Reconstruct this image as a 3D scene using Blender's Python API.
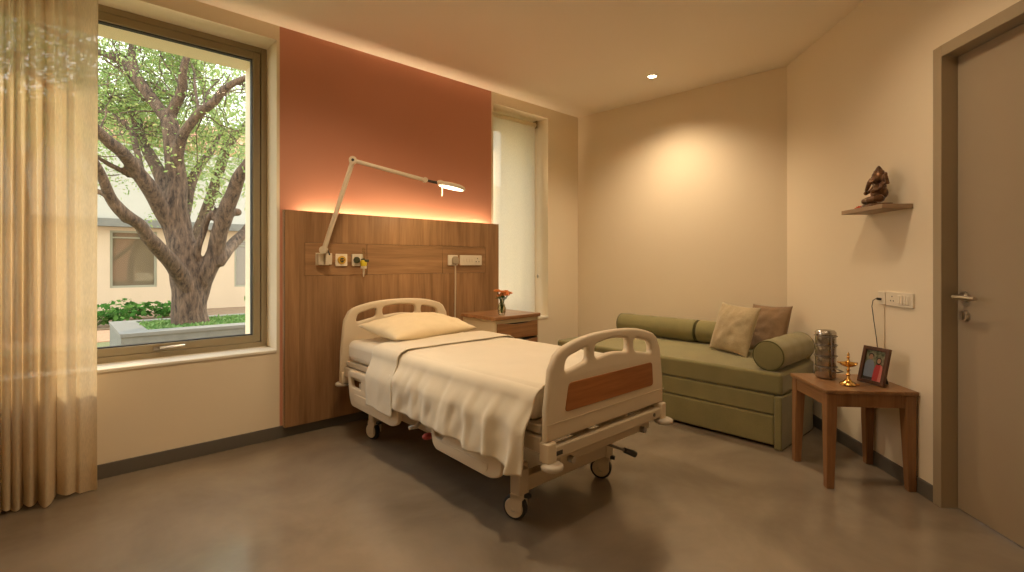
import bpy, bmesh, math, random
from mathutils import Vector, Matrix, noise as mnoise
random.seed(7)
PI = math.pi
for o in list(bpy.data.objects): bpy.data.objects.remove(o)
C = bpy.context.scene.collection
SC = bpy.context.scene

# ------------------------------------------------------------------ camera, light, exposure
F_PX = 494.9
AZ = math.radians(47.283)            # angle between the view axis and the window wall (+X)
cam_data = bpy.data.cameras.new('camera'); cam = bpy.data.objects.new('camera', cam_data); C.objects.link(cam)
cam_data.sensor_width = 36.0; cam_data.lens = 36.0 * F_PX / 1024.0
cam_data.shift_y = -24.0 / 1024.0
cam_data.clip_start = 0.05; cam_data.clip_end = 200
cam.location = (0, 0, 1.2); cam.rotation_euler = (PI / 2, 0, AZ - PI / 2)
SC.camera = cam
SC.view_settings.view_transform = 'Standard'; SC.view_settings.look = 'None'
SC.view_settings.gamma = 1.0; SC.view_settings.use_curve_mapping = False
SC.view_settings.exposure = 1.15
SC.cycles.max_bounces = 10; SC.cycles.diffuse_bounces = 6; SC.cycles.glossy_bounces = 4
SC.cycles.transmission_bounces = 8; SC.cycles.transparent_max_bounces = 16
SC.cycles.caustics_reflective = False; SC.cycles.caustics_refractive = False
SC.cycles.sample_clamp_indirect = 6.0

SKY = 1.8
world = bpy.data.worlds.new('sky'); SC.world = world; world.use_nodes = True
wn = world.node_tree; wn.nodes.clear()
w_out = wn.nodes.new('ShaderNodeOutputWorld'); w_bg = wn.nodes.new('ShaderNodeBackground')
w_tc = wn.nodes.new('ShaderNodeTexCoord'); w_sep = wn.nodes.new('ShaderNodeSeparateXYZ'); w_ramp = wn.nodes.new('ShaderNodeValToRGB')
w_ramp.color_ramp.elements[0].position = 0.0; w_ramp.color_ramp.elements[0].color = (1.0, .93, .80, 1)
w_ramp.color_ramp.elements[1].position = 0.7; w_ramp.color_ramp.elements[1].color = (.86, .93, 1.0, 1)
wn.links.new(w_tc.outputs['Generated'], w_sep.inputs[0]); wn.links.new(w_sep.outputs['Z'], w_ramp.inputs[0])
wn.links.new(w_ramp.outputs[0], w_bg.inputs[0]); w_bg.inputs[1].default_value = SKY
wn.links.new(w_bg.outputs[0], w_out.inputs[0])

WARM = (1.0, .76, .50)
def light(name, kind, loc, rot=(0, 0, 0), power=10, color=WARM, **kw):
    d = bpy.data.lights.new(name, kind); o = bpy.data.objects.new(name, d); C.objects.link(o)
    o.location = loc; o.rotation_euler = rot; d.energy = power; d.color = color
    for k, v in kw.items(): setattr(d, k, v)
    return o
# low golden sun from beyond the courtyard, 45 degrees to the window wall: past the deep reveal it reaches only the curtain
sun_dir = Vector((math.cos(math.radians(26))*.69, math.cos(math.radians(26))*.72, math.sin(math.radians(26))))
light('sun', 'SUN', (0, 0, 30), tuple(sun_dir.to_track_quat('Z', 'Y').to_euler()), 2.0, (1.0, .74, .44), angle=math.radians(3))
# sky portals in the two window openings
light('sky_portal', 'AREA', (.18, 3.70, 1.655), (-PI / 2, 0, 0), 1, shape='RECTANGLE', size=1.85, size_y=2.1)
light('sky_portal', 'AREA', (3.43, 4.2, 1.67), (-PI / 2, 0, 0), 1, shape='RECTANGLE', size=.74, size_y=2.05)
for o in C.objects:
    if o.name.startswith('sky_portal'): o.data.cycles.is_portal = True
# recessed ceiling downlights, all but the first added out of view as fill (the fittings are built with the ceiling)
DOWNLIGHTS = [(3.80, 2.325, 68, 136), (1.15, 2.3, 60, 150), (.1, 1.2, 22, 150), (2.5, .8, 30, 150), (.2, -.4, 12, 150)]
for x, y, p, a in DOWNLIGHTS:
    light('downlight_lamp', 'SPOT', (x, y, 2.795), (0, 0, 0), p, WARM, spot_size=math.radians(a), spot_blend=.95, shadow_soft_size=.13)
# led strip behind the top edge of the wood panel
light('led_strip_lamp', 'AREA', (2.12, 3.533, 1.49), (PI, 0, 0), 15.0, (1.0, .70, .42), shape='RECTANGLE', size=1.72, size_y=.02)

# ------------------------------------------------------------------ geometry of the room
YW = 3.56                                   # inner face of the window wall
CZ = 2.81                                   # ceiling height
A = Vector((4.29, 3.56)); B = Vector((4.418, 1.455))   # corners of the sofa wall
T = Vector((-.743, -.669)).normalized()     # along the door wall, away from B
N = Vector((T.y, -T.x)).normalized()        # into the room
if N.dot(-B) < 0: N = -N
def dw(s, n, z=0.0):                        # a point on the door wall: s along, n off the wall
    p = B + T * s + N * n
    return Vector((p.x, p.y, z))
DW_ROT = math.atan2(T.y, T.x)

# ------------------------------------------------------------------ helpers
def srgb(r, g, b):
    f = lambda c: (c / 255) / 12.92 if c / 255 <= .04045 else ((c / 255 + .055) / 1.055) ** 2.4
    return (f(r), f(g), f(b), 1)

class MB:
    def __init__(s): s.v = []; s.f = []; s.m = []; s.mi = 0; s.M = Matrix.Identity(4)
    def add(s, vs, fs):
        n = len(s.v); s.v += [tuple(s.M @ Vector(p)) for p in vs]
        s.f += [tuple(i + n for i in f) for f in fs]; s.m += [s.mi] * len(fs); return s
    def box(s, a, b):
        x0, y0, z0 = a; x1, y1, z1 = b
        return s.add([(x0,y0,z0),(x1,y0,z0),(x1,y1,z0),(x0,y1,z0),(x0,y0,z1),(x1,y0,z1),(x1,y1,z1),(x0,y1,z1)],
                     [(0,3,2,1),(4,5,6,7),(0,1,5,4),(1,2,6,5),(2,3,7,6),(3,0,4,7)])
    def prism(s, poly, z0, z1):
        n = len(poly)
        area = sum(poly[i][0]*poly[(i+1)%n][1]-poly[(i+1)%n][0]*poly[i][1] for i in range(n))
        if area < 0: poly = poly[::-1]
        vs = [(x, y, z0) for x, y in poly] + [(x, y, z1) for x, y in poly]
        return s.add(vs, [tuple(range(n - 1, -1, -1)), tuple(range(n, 2*n))] + [(i, (i+1)%n, n+(i+1)%n, n+i) for i in range(n)])
    def tube(s, pts, r, seg=10, cap=True, flat=1.0):
        pts = [Vector(p) for p in pts]; n = len(pts)
        rs = r if isinstance(r, (list, tuple)) else [r] * n
        vs = []; fs = []; up = None
        for i, p in enumerate(pts):
            t = (pts[min(i+1, n-1)] - pts[max(i-1, 0)]).normalized()
            if up is None: up = Vector((0,0,1)) if abs(t.z) < .9 else Vector((1,0,0))
            a = (up - t * up.dot(t)).normalized(); b = t.cross(a); up = a
            for k in range(seg):
                an = 2*PI*k/seg; vs.append(p + a*math.cos(an)*rs[i]*flat + b*math.sin(an)*rs[i])
        for i in range(n-1):
            for k in range(seg):
                k2 = (k+1) % seg; fs.append((i*seg+k, i*seg+k2, (i+1)*seg+k2, (i+1)*seg+k))
        if cap: fs += [tuple(range(seg-1, -1, -1)), tuple((n-1)*seg+k for k in range(seg))]
        return s.add(vs, fs)
    def cyl(s, a, b, r, seg=20): return s.tube([a, b], r, seg)
    def lathe(s, prof, seg=28, c=(0,0,0)):
        vs = []; fs = []; n = len(prof)
        for r, z in prof:
            for k in range(seg):
                an = 2*PI*k/seg; vs.append((c[0]+r*math.cos(an), c[1]+r*math.sin(an), c[2]+z))
        for i in range(n-1):
            for k in range(seg):
                k2 = (k+1) % seg; fs.append((i*seg+k, i*seg+k2, (i+1)*seg+k2, (i+1)*seg+k))
        if prof[0][0] > 1e-5: fs.append(tuple(range(seg-1, -1, -1)))
        if prof[-1][0] > 1e-5: fs.append(tuple((n-1)*seg+k for k in range(seg)))
        return s.add(vs, fs)
    def ell(s, c, r, rot=None, seg=16, rings=10):
        R = rot.to_matrix() if rot else Matrix.Identity(3); c = Vector(c); vs = []; fs = []
        for i in range(rings+1):
            ph = PI*i/rings
            for k in range(seg):
                th = 2*PI*k/seg
                vs.append(c + R @ Vector((r[0]*math.sin(ph)*math.cos(th), r[1]*math.sin(ph)*math.sin(th), r[2]*math.cos(ph))))
        for i in range(rings):
            for k in range(seg):
                k2 = (k+1) % seg; fs.append((i*seg+k, (i+1)*seg+k, (i+1)*seg+k2, i*seg+k2))
        return s.add(vs, fs)
    def build(s, name, mats, parent=None, smooth=False, bevel=0, bseg=2, auto=None):
        me = bpy.data.meshes.new(name); me.from_pydata(s.v, [], s.f)
        bm = bmesh.new(); bm.from_mesh(me); bmesh.ops.remove_doubles(bm, verts=bm.verts, dist=1e-5)
        bmesh.ops.recalc_face_normals(bm, faces=bm.faces); bm.to_mesh(me); bm.free()
        for m in (mats if isinstance(mats, (list, tuple)) else [mats]): me.materials.append(m)
        if len(me.materials) > 1 and len(me.polygons) == len(s.m):
            me.polygons.foreach_set('material_index', s.m)
        o = bpy.data.objects.new(name, me); C.objects.link(o)
        if smooth: me.shade_smooth()
        if auto is not None:
            me.shade_smooth(); me.set_sharp_from_angle(angle=math.radians(auto))
        if bevel:
            b = o.modifiers.new('bevel', 'BEVEL'); b.width = bevel; b.segments = bseg; b.limit_method = 'ANGLE'; b.angle_limit = math.radians(35); b.harden_normals = False
            me.shade_smooth(); me.set_sharp_from_angle(angle=math.radians(40))
        if parent: o.parent = parent
        return o

def rbox(name, a, b, mat, parent=None, bevel=.01, bseg=3):
    return MB().box(a, b).build(name, mat, parent, bevel=bevel, bseg=bseg)

def plate(name, outline, holes, thick, bevel, mat, parent=None, res=6):
    """a plate cut from an outline with holes (x, z), standing in the XZ plane, centred on y = 0"""
    cu = bpy.data.curves.new(name, 'CURVE'); cu.dimensions = '2D'; cu.fill_mode = 'BOTH'
    cu.extrude = thick/2 - bevel; cu.bevel_depth = bevel; cu.bevel_resolution = 3; cu.offset = -bevel
    for poly in [outline] + list(holes):
        sp = cu.splines.new('POLY'); sp.points.add(len(poly)-1); sp.use_cyclic_u = True
        for i, (x, y) in enumerate(poly): sp.points[i].co = (x, y, 0, 1)
    tmp = bpy.data.objects.new('tmp', cu); C.objects.link(tmp)
    dg = bpy.context.evaluated_depsgraph_get(); me = bpy.data.meshes.new_from_object(tmp.evaluated_get(dg))
    bpy.data.objects.remove(tmp); bpy.data.curves.remove(cu)
    bm = bmesh.new(); bm.from_mesh(me); bmesh.ops.remove_doubles(bm, verts=bm.verts, dist=1e-5); bm.to_mesh(me); bm.free()
    me.transform(Matrix.Rotation(PI/2, 4, 'X')); me.materials.clear(); me.materials.append(mat); me.name = name
    for p in me.polygons: p.material_index = 0
    me.shade_smooth(); me.set_sharp_from_angle(angle=math.radians(38))
    o = bpy.data.objects.new(name, me); C.objects.link(o)
    if parent: o.parent = parent
    return o

def rrect(x0, z0, x1, z1, r, n=6):
    out = []
    for cx, cz, a0 in ((x1-r, z1-r, 0), (x0+r, z1-r, 90), (x0+r, z0+r, 180), (x1-r, z0+r, 270)):
        for i in range(n+1):
            a = math.radians(a0 + 90*i/n); out.append((cx + r*math.cos(a), cz + r*math.sin(a)))
    return out
def rpoly(pts, r, n=5):
    out = []; m = len(pts); rr = r if isinstance(r, (list, tuple)) else [r]*m
    for i in range(m):
        p = Vector(pts[i]); a = (Vector(pts[i-1]) - p); b = (Vector(pts[(i+1) % m]) - p)
        q = min(rr[i], a.length*.45, b.length*.45); s = p + a.normalized()*q; e = p + b.normalized()*q
        for k in range(n+1):
            t = k/n; out.append(tuple(s*(1-t)**2 + p*2*t*(1-t) + e*t*t))
    return out

def thing(name, label, cat, loc=(0,0,0), rotz=0, group=None):
    o = bpy.data.objects.new(name, None); C.objects.link(o); o.empty_display_size = .1
    o.location = loc; o.rotation_euler = (0, 0, rotz); o['label'] = label; o['category'] = cat
    if group: o['group'] = group
    return o
def tag(o, label, cat, group=None, kind=None):
    o['label'] = label; o['category'] = cat
    if group: o['group'] = group
    if kind: o['kind'] = kind
    return o
def struct(o, label=None):
    o['kind'] = 'structure'
    if label: o['label'] = label
    return o

# ------------------------------------------------------------------ materials
def mat(name, color, rough=.6, metal=0, spec=.5, bump=None, noise=None, emis=None, sheen=0, coat=0, trans=0, subs=0):
    """noise=(scale, other colour, amount); bump=(scale, strength)"""
    m = bpy.data.materials.new(name); m.use_nodes = True; nt = m.node_tree; b = nt.nodes['Principled BSDF']
    b.inputs['Base Color'].default_value = color; b.inputs['Roughness'].default_value = rough
    b.inputs['Metallic'].default_value = metal; b.inputs['Specular IOR Level'].default_value = spec
    b.inputs['Sheen Weight'].default_value = sheen; b.inputs['Coat Weight'].default_value = coat
    tc = nt.nodes.new('ShaderNodeTexCoord')
    if noise:
        n = nt.nodes.new('ShaderNodeTexNoise'); n.inputs['Scale'].default_value = noise[0]; n.inputs['Detail'].default_value = 5
        nt.links.new(tc.outputs['Object'], n.inputs['Vector'])
        r = nt.nodes.new('ShaderNodeValToRGB'); r.color_ramp.elements[0].position = .35; r.color_ramp.elements[1].position = .65
        r.color_ramp.elements[0].color = color; c2 = noise[1]; k = noise[2]
        r.color_ramp.elements[1].color = tuple(color[i]*(1-k)+c2[i]*k for i in range(3)) + (1,)
        nt.links.new(n.outputs['Fac'], r.inputs[0]); nt.links.new(r.outputs[0], b.inputs['Base Color'])
    if bump:
        n2 = nt.nodes.new('ShaderNodeTexNoise'); n2.inputs['Scale'].default_value = bump[0]; n2.inputs['Detail'].default_value = 3
        nt.links.new(tc.outputs['Object'], n2.inputs['Vector'])
        bp = nt.nodes.new('ShaderNodeBump'); bp.inputs['Strength'].default_value = bump[1]; bp.inputs['Distance'].default_value = .002
        nt.links.new(n2.outputs['Fac'], bp.inputs['Height']); nt.links.new(bp.outputs[0], b.inputs['Normal'])
    if emis:
        b.inputs['Emission Color'].default_value = emis[0]; b.inputs['Emission Strength'].default_value = emis[1]
    return m

def wood(name, dark, lite, axis='Z', scale=14, rough=.42, board=0, coat=0):
    """grain runs along the named axis; board > 0 tints boards of that width along X"""
    m = bpy.data.materials.new(name); m.use_nodes = True; nt = m.node_tree; b = nt.nodes['Principled BSDF']; L = nt.links.new
    tc = nt.nodes.new('ShaderNodeTexCoord'); mp = nt.nodes.new('ShaderNodeMapping')
    sc = {'X': (.06, 1, 1), 'Y': (1, .06, 1), 'Z': (1, 1, .06)}[axis]
    mp.inputs['Scale'].default_value = sc; L(tc.outputs['Object'], mp.inputs['Vector'])
    n1 = nt.nodes.new('ShaderNodeTexNoise'); n1.inputs['Scale'].default_value = scale*2; n1.inputs['Detail'].default_value = 6; n1.inputs['Distortion'].default_value = .6
    n2 = nt.nodes.new('ShaderNodeTexNoise'); n2.inputs['Scale'].default_value = scale*12; n2.inputs['Detail'].default_value = 3
    src = mp.outputs[0]
    if board:
        sx = nt.nodes.new('ShaderNodeSeparateXYZ'); L(tc.outputs['Object'], sx.inputs[0])
        dv = nt.nodes.new('ShaderNodeMath'); dv.operation = 'DIVIDE'; dv.inputs[1].default_value = board; L(sx.outputs['X'], dv.inputs[0])
        fl = nt.nodes.new('ShaderNodeMath'); fl.operation = 'FLOOR'; L(dv.outputs[0], fl.inputs[0])
        wnz = nt.nodes.new('ShaderNodeTexWhiteNoise'); wnz.noise_dimensions = '1D'; L(fl.outputs[0], wnz.inputs['W'])
        ad = nt.nodes.new('ShaderNodeVectorMath'); ad.operation = 'MULTIPLY_ADD'
        L(wnz.outputs['Color'], ad.inputs[0]); ad.inputs[1].default_value = (9, 9, 9); L(mp.outputs[0], ad.inputs[2]); src = ad.outputs[0]
    L(src, n1.inputs['Vector']); L(src, n2.inputs['Vector'])
    mx = nt.nodes.new('ShaderNodeMath'); mx.operation = 'MULTIPLY_ADD'; mx.inputs[1].default_value = .35
    L(n2.outputs['Fac'], mx.inputs[0]); L(n1.outputs['Fac'], mx.inputs[2])
    r = nt.nodes.new('ShaderNodeValToRGB'); r.color_ramp.elements[0].position = .42; r.color_ramp.elements[1].position = .92
    r.color_ramp.elements[0].color = dark; r.color_ramp.elements[1].color = lite
    L(mx.outputs[0], r.inputs[0]); col = r.outputs[0]
    if board:
        hs = nt.nodes.new('ShaderNodeHueSaturation'); L(col, hs.inputs['Color'])
        mr = nt.nodes.new('ShaderNodeMapRange'); mr.inputs[3].default_value = .88; mr.inputs[4].default_value = 1.12
        L(wnz.outputs['Value'], mr.inputs[0]); L(mr.outputs[0], hs.inputs['Value']); col = hs.outputs[0]
    L(col, b.inputs['Base Color']); b.inputs['Roughness'].default_value = rough; b.inputs['Coat Weight'].default_value = coat
    b.inputs['Specular IOR Level'].default_value = .35
    return m

def fabric(name, color, weave=260, rough=.9, sheen=.3, mottled=.18, bump=.5):
    m = bpy.data.materials.new(name); m.use_nodes = True; nt = m.node_tree; b = nt.nodes['Principled BSDF']; L = nt.links.new
    tc = nt.nodes.new('ShaderNodeTexCoord')
    n1 = nt.nodes.new('ShaderNodeTexNoise'); n1.inputs['Scale'].default_value = weave; n1.inputs['Detail'].default_value = 2
    n2 = nt.nodes.new('ShaderNodeTexNoise'); n2.inputs['Scale'].default_value = 6; n2.inputs['Detail'].default_value = 4
    L(tc.outputs['Object'], n1.inputs['Vector']); L(tc.outputs['Object'], n2.inputs['Vector'])
    ad = nt.nodes.new('ShaderNodeMath'); ad.operation = 'ADD'; L(n1.outputs['Fac'], ad.inputs[0]); L(n2.outputs['Fac'], ad.inputs[1])
    r = nt.nodes.new('ShaderNodeValToRGB'); r.color_ramp.elements[0].position = .3; r.color_ramp.elements[1].position = .7
    mr = nt.nodes.new('ShaderNodeMath'); mr.operation = 'MULTIPLY'; mr.inputs[1].default_value = .5; L(ad.outputs[0], mr.inputs[0])
    r.color_ramp.elements[0].color = tuple(c*(1-mottled) for c in color[:3]) + (1,); r.color_ramp.elements[1].color = tuple(min(1, c*(1+mottled*.6)) for c in color[:3]) + (1,)
    L(mr.outputs[0], r.inputs[0]); L(r.outputs[0], b.inputs['Base Color'])
    b.inputs['Roughness'].default_value = rough; b.inputs['Sheen Weight'].default_value = sheen; b.inputs['Specular IOR Level'].default_value = .2
    bp = nt.nodes.new('ShaderNodeBump'); bp.inputs['Strength'].default_value = bump; bp.inputs['Distance'].default_value = .0015
    L(n1.outputs['Fac'], bp.inputs['Height']); L(bp.outputs[0], b.inputs['Normal'])
    return m

def thin_cloth(name, color, transl, clear=0.0, weave=500):
    """woven cloth seen against the light: diffuse + translucent + a little open weave"""
    m = bpy.data.materials.new(name); m.use_nodes = True; nt = m.node_tree; nt.nodes.clear(); L = nt.links.new
    out = nt.nodes.new('ShaderNodeOutputMaterial'); d = nt.nodes.new('ShaderNodeBsdfDiffuse'); t = nt.nodes.new('ShaderNodeBsdfTranslucent'); tr = nt.nodes.new('ShaderNodeBsdfTransparent')
    tc = nt.nodes.new('ShaderNodeTexCoord'); mp = nt.nodes.new('ShaderNodeMapping'); mp.inputs['Scale'].default_value = (1, 1, .08)
    n = nt.nodes.new('ShaderNodeTexNoise'); n.inputs['Scale'].default_value = weave; n.inputs['Detail'].default_value = 2
    L(tc.outputs['Object'], mp.inputs[0]); L(mp.outputs[0], n.inputs['Vector'])
    r = nt.nodes.new('ShaderNodeValToRGB'); r.color_ramp.elements[0].position = .35; r.color_ramp.elements[1].position = .65
    r.color_ramp.elements[0].color = tuple(c*.86 for c in color[:3]) + (1,); r.color_ramp.elements[1].color = color
    L(n.outputs['Fac'], r.inputs[0]); L(r.outputs[0], d.inputs[0]); L(r.outputs[0], t.inputs[0])
    a = nt.nodes.new('ShaderNodeMixShader'); a.inputs[0].default_value = transl; L(d.outputs[0], a.inputs[1]); L(t.outputs[0], a.inputs[2])
    b = nt.nodes.new('ShaderNodeMixShader'); b.inputs[0].default_value = clear; L(a.outputs[0], b.inputs[1]); L(tr.outputs[0], b.inputs[2])
    L(b.outputs[0], out.inputs[0]); return m

def glass(name, tint=(1, 1, 1, 1), refl=.10):
    m = bpy.data.materials.new(name); m.use_nodes = True; nt = m.node_tree; nt.nodes.clear(); L = nt.links.new
    out = nt.nodes.new('ShaderNodeOutputMaterial'); tr = nt.nodes.new('ShaderNodeBsdfTransparent'); gl = nt.nodes.new('ShaderNodeBsdfGlossy'); gl.inputs['Roughness'].default_value = .02
    tr.inputs[0].default_value = tint; lw = nt.nodes.new('ShaderNodeLayerWeight'); lw.inputs[0].default_value = .25
    mu = nt.nodes.new('ShaderNodeMath'); mu.operation = 'MULTIPLY'; mu.inputs[1].default_value = refl*4; L(lw.outputs['Fresnel'], mu.inputs[0])
    mx = nt.nodes.new('ShaderNodeMixShader'); L(mu.outputs[0], mx.inputs[0]); L(tr.outputs[0], mx.inputs[1]); L(gl.outputs[0], mx.inputs[2]); L(mx.outputs[0], out.inputs[0])
    return m

def emit(name, color, strength):
    m = bpy.data.materials.new(name); m.use_nodes = True; nt = m.node_tree; nt.nodes.clear()
    e = nt.nodes.new('ShaderNodeEmission'); e.inputs[0].default_value = color; e.inputs[1].default_value = strength
    o = nt.nodes.new('ShaderNodeOutputMaterial'); nt.links.new(e.outputs[0], o.inputs[0]); return m

def leaf_mat(name, cols, transl=.45):
    m = bpy.data.materials.new(name); m.use_nodes = True; nt = m.node_tree; nt.nodes.clear(); L = nt.links.new
    g = nt.nodes.new('ShaderNodeNewGeometry'); r = nt.nodes.new('ShaderNodeValToRGB'); cr = r.color_ramp
    while len(cr.elements) < len(cols): cr.elements.new(.5)
    for i, c in enumerate(cols): cr.elements[i].position = i/(len(cols)-1); cr.elements[i].color = c
    L(g.outputs['Random Per Island'], r.inputs[0])
    d = nt.nodes.new('ShaderNodeBsdfDiffuse'); t = nt.nodes.new('ShaderNodeBsdfTranslucent'); L(r.outputs[0], d.inputs[0]); L(r.outputs[0], t.inputs[0])
    x = nt.nodes.new('ShaderNodeMixShader'); x.inputs[0].default_value = transl; L(d.outputs[0], x.inputs[1]); L(t.outputs[0], x.inputs[2])
    o = nt.nodes.new('ShaderNodeOutputMaterial'); L(x.outputs[0], o.inputs[0]); return m

M = {}
M['wall'] = mat('cream_wall_paint', (.84, .74, .57, 1), .85, spec=.2, bump=(60, .08), noise=(1.2, (.81, .71, .54, 1), .5))
M['terracotta'] = mat('terracotta_wall_paint', (.60, .285, .19, 1), .85, spec=.2, bump=(60, .08), noise=(1.5, (.58, .275, .18, 1), .6))
M['ceiling'] = mat('ceiling_paint', (.88, .80, .69, 1), .9, spec=.1)
M['skirting'] = mat('dark_grey_skirting', (.125, .112, .092, 1), .55)
M['bronze_frame'] = mat('olive_bronze_aluminium', (.33, .27, .165, 1), .42)
M['gasket'] = mat('black_rubber_gasket', (.015, .013, .011, 1), .6)
M['sill'] = mat('white_sill_stone', (.86, .80, .68, 1), .45)
M['render'] = mat('outside_render', (.82, .73, .58, 1), .9, bump=(80, .2))
M['pane'] = glass('window_glass', (.97, .98, .97, 1), .06)
M['panel_wood'] = wood('walnut_laminate_upright_grain', (.235, .125, .054, 1), (.43, .245, .118, 1), 'Z', 10, .45, board=.31)
M['panel_wood_flat'] = wood('walnut_laminate_level_grain', (.235, .125, .054, 1), (.43, .245, .118, 1), 'X', 10, .45)
M['panel_edge'] = mat('pale_panel_edging', (.66, .52, .36, 1), .6)
M['table_wood'] = wood('oak_side_table_wood', (.20, .095, .038, 1), (.37, .195, .085, 1), 'X', 12, .38, coat=.15)
M['leg_wood'] = wood('oak_leg_wood', (.20, .095, .038, 1), (.36, .185, .08, 1), 'Z', 12, .4, coat=.1)
M['cab_wood'] = wood('walnut_cabinet_wood', (.19, .085, .032, 1), (.37, .185, .08, 1), 'X', 12, .35, coat=.2)
M['inset_wood'] = wood('cherry_inset_laminate', (.30, .105, .028, 1), (.46, .185, .055, 1), 'X', 12, .4)
M['cab_cream'] = mat('cream_cabinet_laminate', (.66, .55, .37, 1), .5)
M['bed_plastic'] = mat('ivory_bed_plastic', (.72, .61, .45, 1), .42, spec=.4)
M['bed_metal'] = mat('cream_powder_coated_steel', (.60, .50, .36, 1), .4, spec=.5)
M['bed_plastic_grey'] = mat('pale_grey_bumper_plastic', (.55, .49, .40, 1), .45)
M['rubber'] = mat('black_rubber', (.03, .026, .022, 1), .6)
M['dark_plastic'] = mat('dark_grey_plastic', (.05, .045, .04, 1), .5)
M['red_plastic'] = mat('red_pedal_plastic', (.42, .06, .045, 1), .45)
M['steel'] = mat('brushed_steel', (.52, .49, .44, 1), .24, metal=1)
M['steel_dark'] = mat('dark_steel_wire', (.25, .22, .19, 1), .35, metal=1)
M['nickel'] = mat('satin_nickel', (.55, .50, .43, 1), .3, metal=1)
M['brass'] = mat('polished_brass', (.80, .48, .14, 1), .22, metal=1)
M['mattress'] = fabric('ivory_mattress_cover', (.80, .72, .58, 1), 300, .7, .1, .04, .15)
M['sheet'] = fabric('cream_bed_sheet', (.78, .70, .55, 1), 420, .85, .25, .05, .25)
M['pillowcase'] = fabric('cream_pillowcase', (.84, .70, .46, 1), 420, .8, .25, .05, .2)
M['green'] = fabric('olive_green_upholstery', (.25, .222, .096, 1), 300, .9, .35, .22, .5)
M['green_dark'] = mat('olive_piping', (.10, .095, .03, 1), .9)
M['beige_weave'] = fabric('beige_linen_weave', (.46, .37, .225, 1), 220, .95, .3, .30, .9)
M['brown_weave'] = fabric('brown_linen_weave', (.28, .18, .10, 1), 220, .95, .3, .30, .9)
M['curtain'] = thin_cloth('sheer_sand_linen', (.85, .71, .49, 1), .43, .09)
M['blind'] = thin_cloth('cream_roller_blind_fabric', (.99, .91, .75, 1), .74, .06, 700)
M['white_plastic'] = mat('ivory_switch_plastic', (.80, .72, .58, 1), .4)
M['lamp_white'] = mat('ivory_enamelled_lamp_metal', (.76, .66, .50, 1), .35)
M['lamp_glow'] = emit('reading_lamp_diffuser_glow', (1, .86, .62, 1), 4)
M['down_glow'] = emit('downlight_glow', (1, .85, .60, 1), 14)
M['led_glow'] = emit('led_strip_glow', (1, .62, .30, 1), 5)
M['door'] = mat('taupe_door_laminate', (.385, .31, .215, 1), .5, spec=.3, noise=(3, (.36, .285, .205, 1), .5))
M['door_frame'] = mat('olive_taupe_door_frame_paint', (.38, .305, .20, 1), .5)
M['shelf'] = mat('taupe_wood_shelf', (.36, .25, .155, 1), .55, noise=(20, (.30, .20, .12, 1), .5))
M['bronze'] = mat('dark_bronze_figurine', (.07, .034, .02, 1), .36, metal=.45, noise=(40, (.26, .13, .055, 1), .8), bump=(160, .4))
M['dark_wood'] = wood('dark_walnut_frame_wood', (.045, .02, .01, 1), (.12, .05, .022, 1), 'Z', 20, .35)
M['petal'] = mat('orange_petal', (.72, .24, .06, 1), .7, noise=(40, (.75, .30, .08, 1), .7))
M['red_petal'] = mat('red_orange_petal', (.60, .075, .03, 1), .7, noise=(60, (.75, .16, .04, 1), .7))
M['stem'] = mat('flower_stem_green', (.07, .13, .03, 1), .7)
M['vase'] = glass('clear_vase_glass', (.93, .92, .86, 1), .16)
M['water'] = glass('vase_water', (.86, .84, .72, 1), .1)
M['yellow'] = mat('yellow_valve_ring', (.70, .42, .05, 1), .45)
M['yellow_bright'] = mat('bright_yellow_label', (.80, .66, .04, 1), .45)
M['olive_dark'] = mat('dark_olive_socket', (.05, .055, .025, 1), .5)
M['clear'] = glass('clear_flowmeter_plastic', (.95, .93, .85, 1), .14)

# polished concrete floor
m = bpy.data.materials.new('polished_concrete'); m.use_nodes = True; nt = m.node_tree; b = nt.nodes['Principled BSDF']; L = nt.links.new
tc = nt.nodes.new('ShaderNodeTexCoord'); n1 = nt.nodes.new('ShaderNodeTexNoise'); n1.inputs['Scale'].default_value = 1.7; n1.inputs['Detail'].default_value = 6; n1.inputs['Roughness'].default_value = .58; n1.inputs['Distortion'].default_value = .35
L(tc.outputs['Object'], n1.inputs['Vector']); r = nt.nodes.new('ShaderNodeValToRGB'); cr = r.color_ramp
cr.elements[0].position = .22; cr.elements[0].color = (.165, .130, .094, 1); cr.elements[1].position = .80; cr.elements[1].color = (.345, .280, .205, 1)
L(n1.outputs['Fac'], r.inputs[0]); L(r.outputs[0], b.inputs['Base Color'])
n3 = nt.nodes.new('ShaderNodeTexNoise'); n3.inputs['Scale'].default_value = 5; n3.inputs['Detail'].default_value = 6; L(tc.outputs['Object'], n3.inputs['Vector'])
mr = nt.nodes.new('ShaderNodeMapRange'); mr.inputs[3].default_value = .16; mr.inputs[4].default_value = .34; L(n3.outputs['Fac'], mr.inputs[0]); b.inputs['Roughness'].default_value = .26
b.inputs['Specular IOR Level'].default_value = .5; b.inputs['Coat Weight'].default_value = .45; b.inputs['Coat Roughness'].default_value = .13
bp = nt.nodes.new('ShaderNodeBump'); bp.inputs['Strength'].default_value = .0; bp.inputs['Distance'].default_value = .004; 
M['floor'] = m

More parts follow.
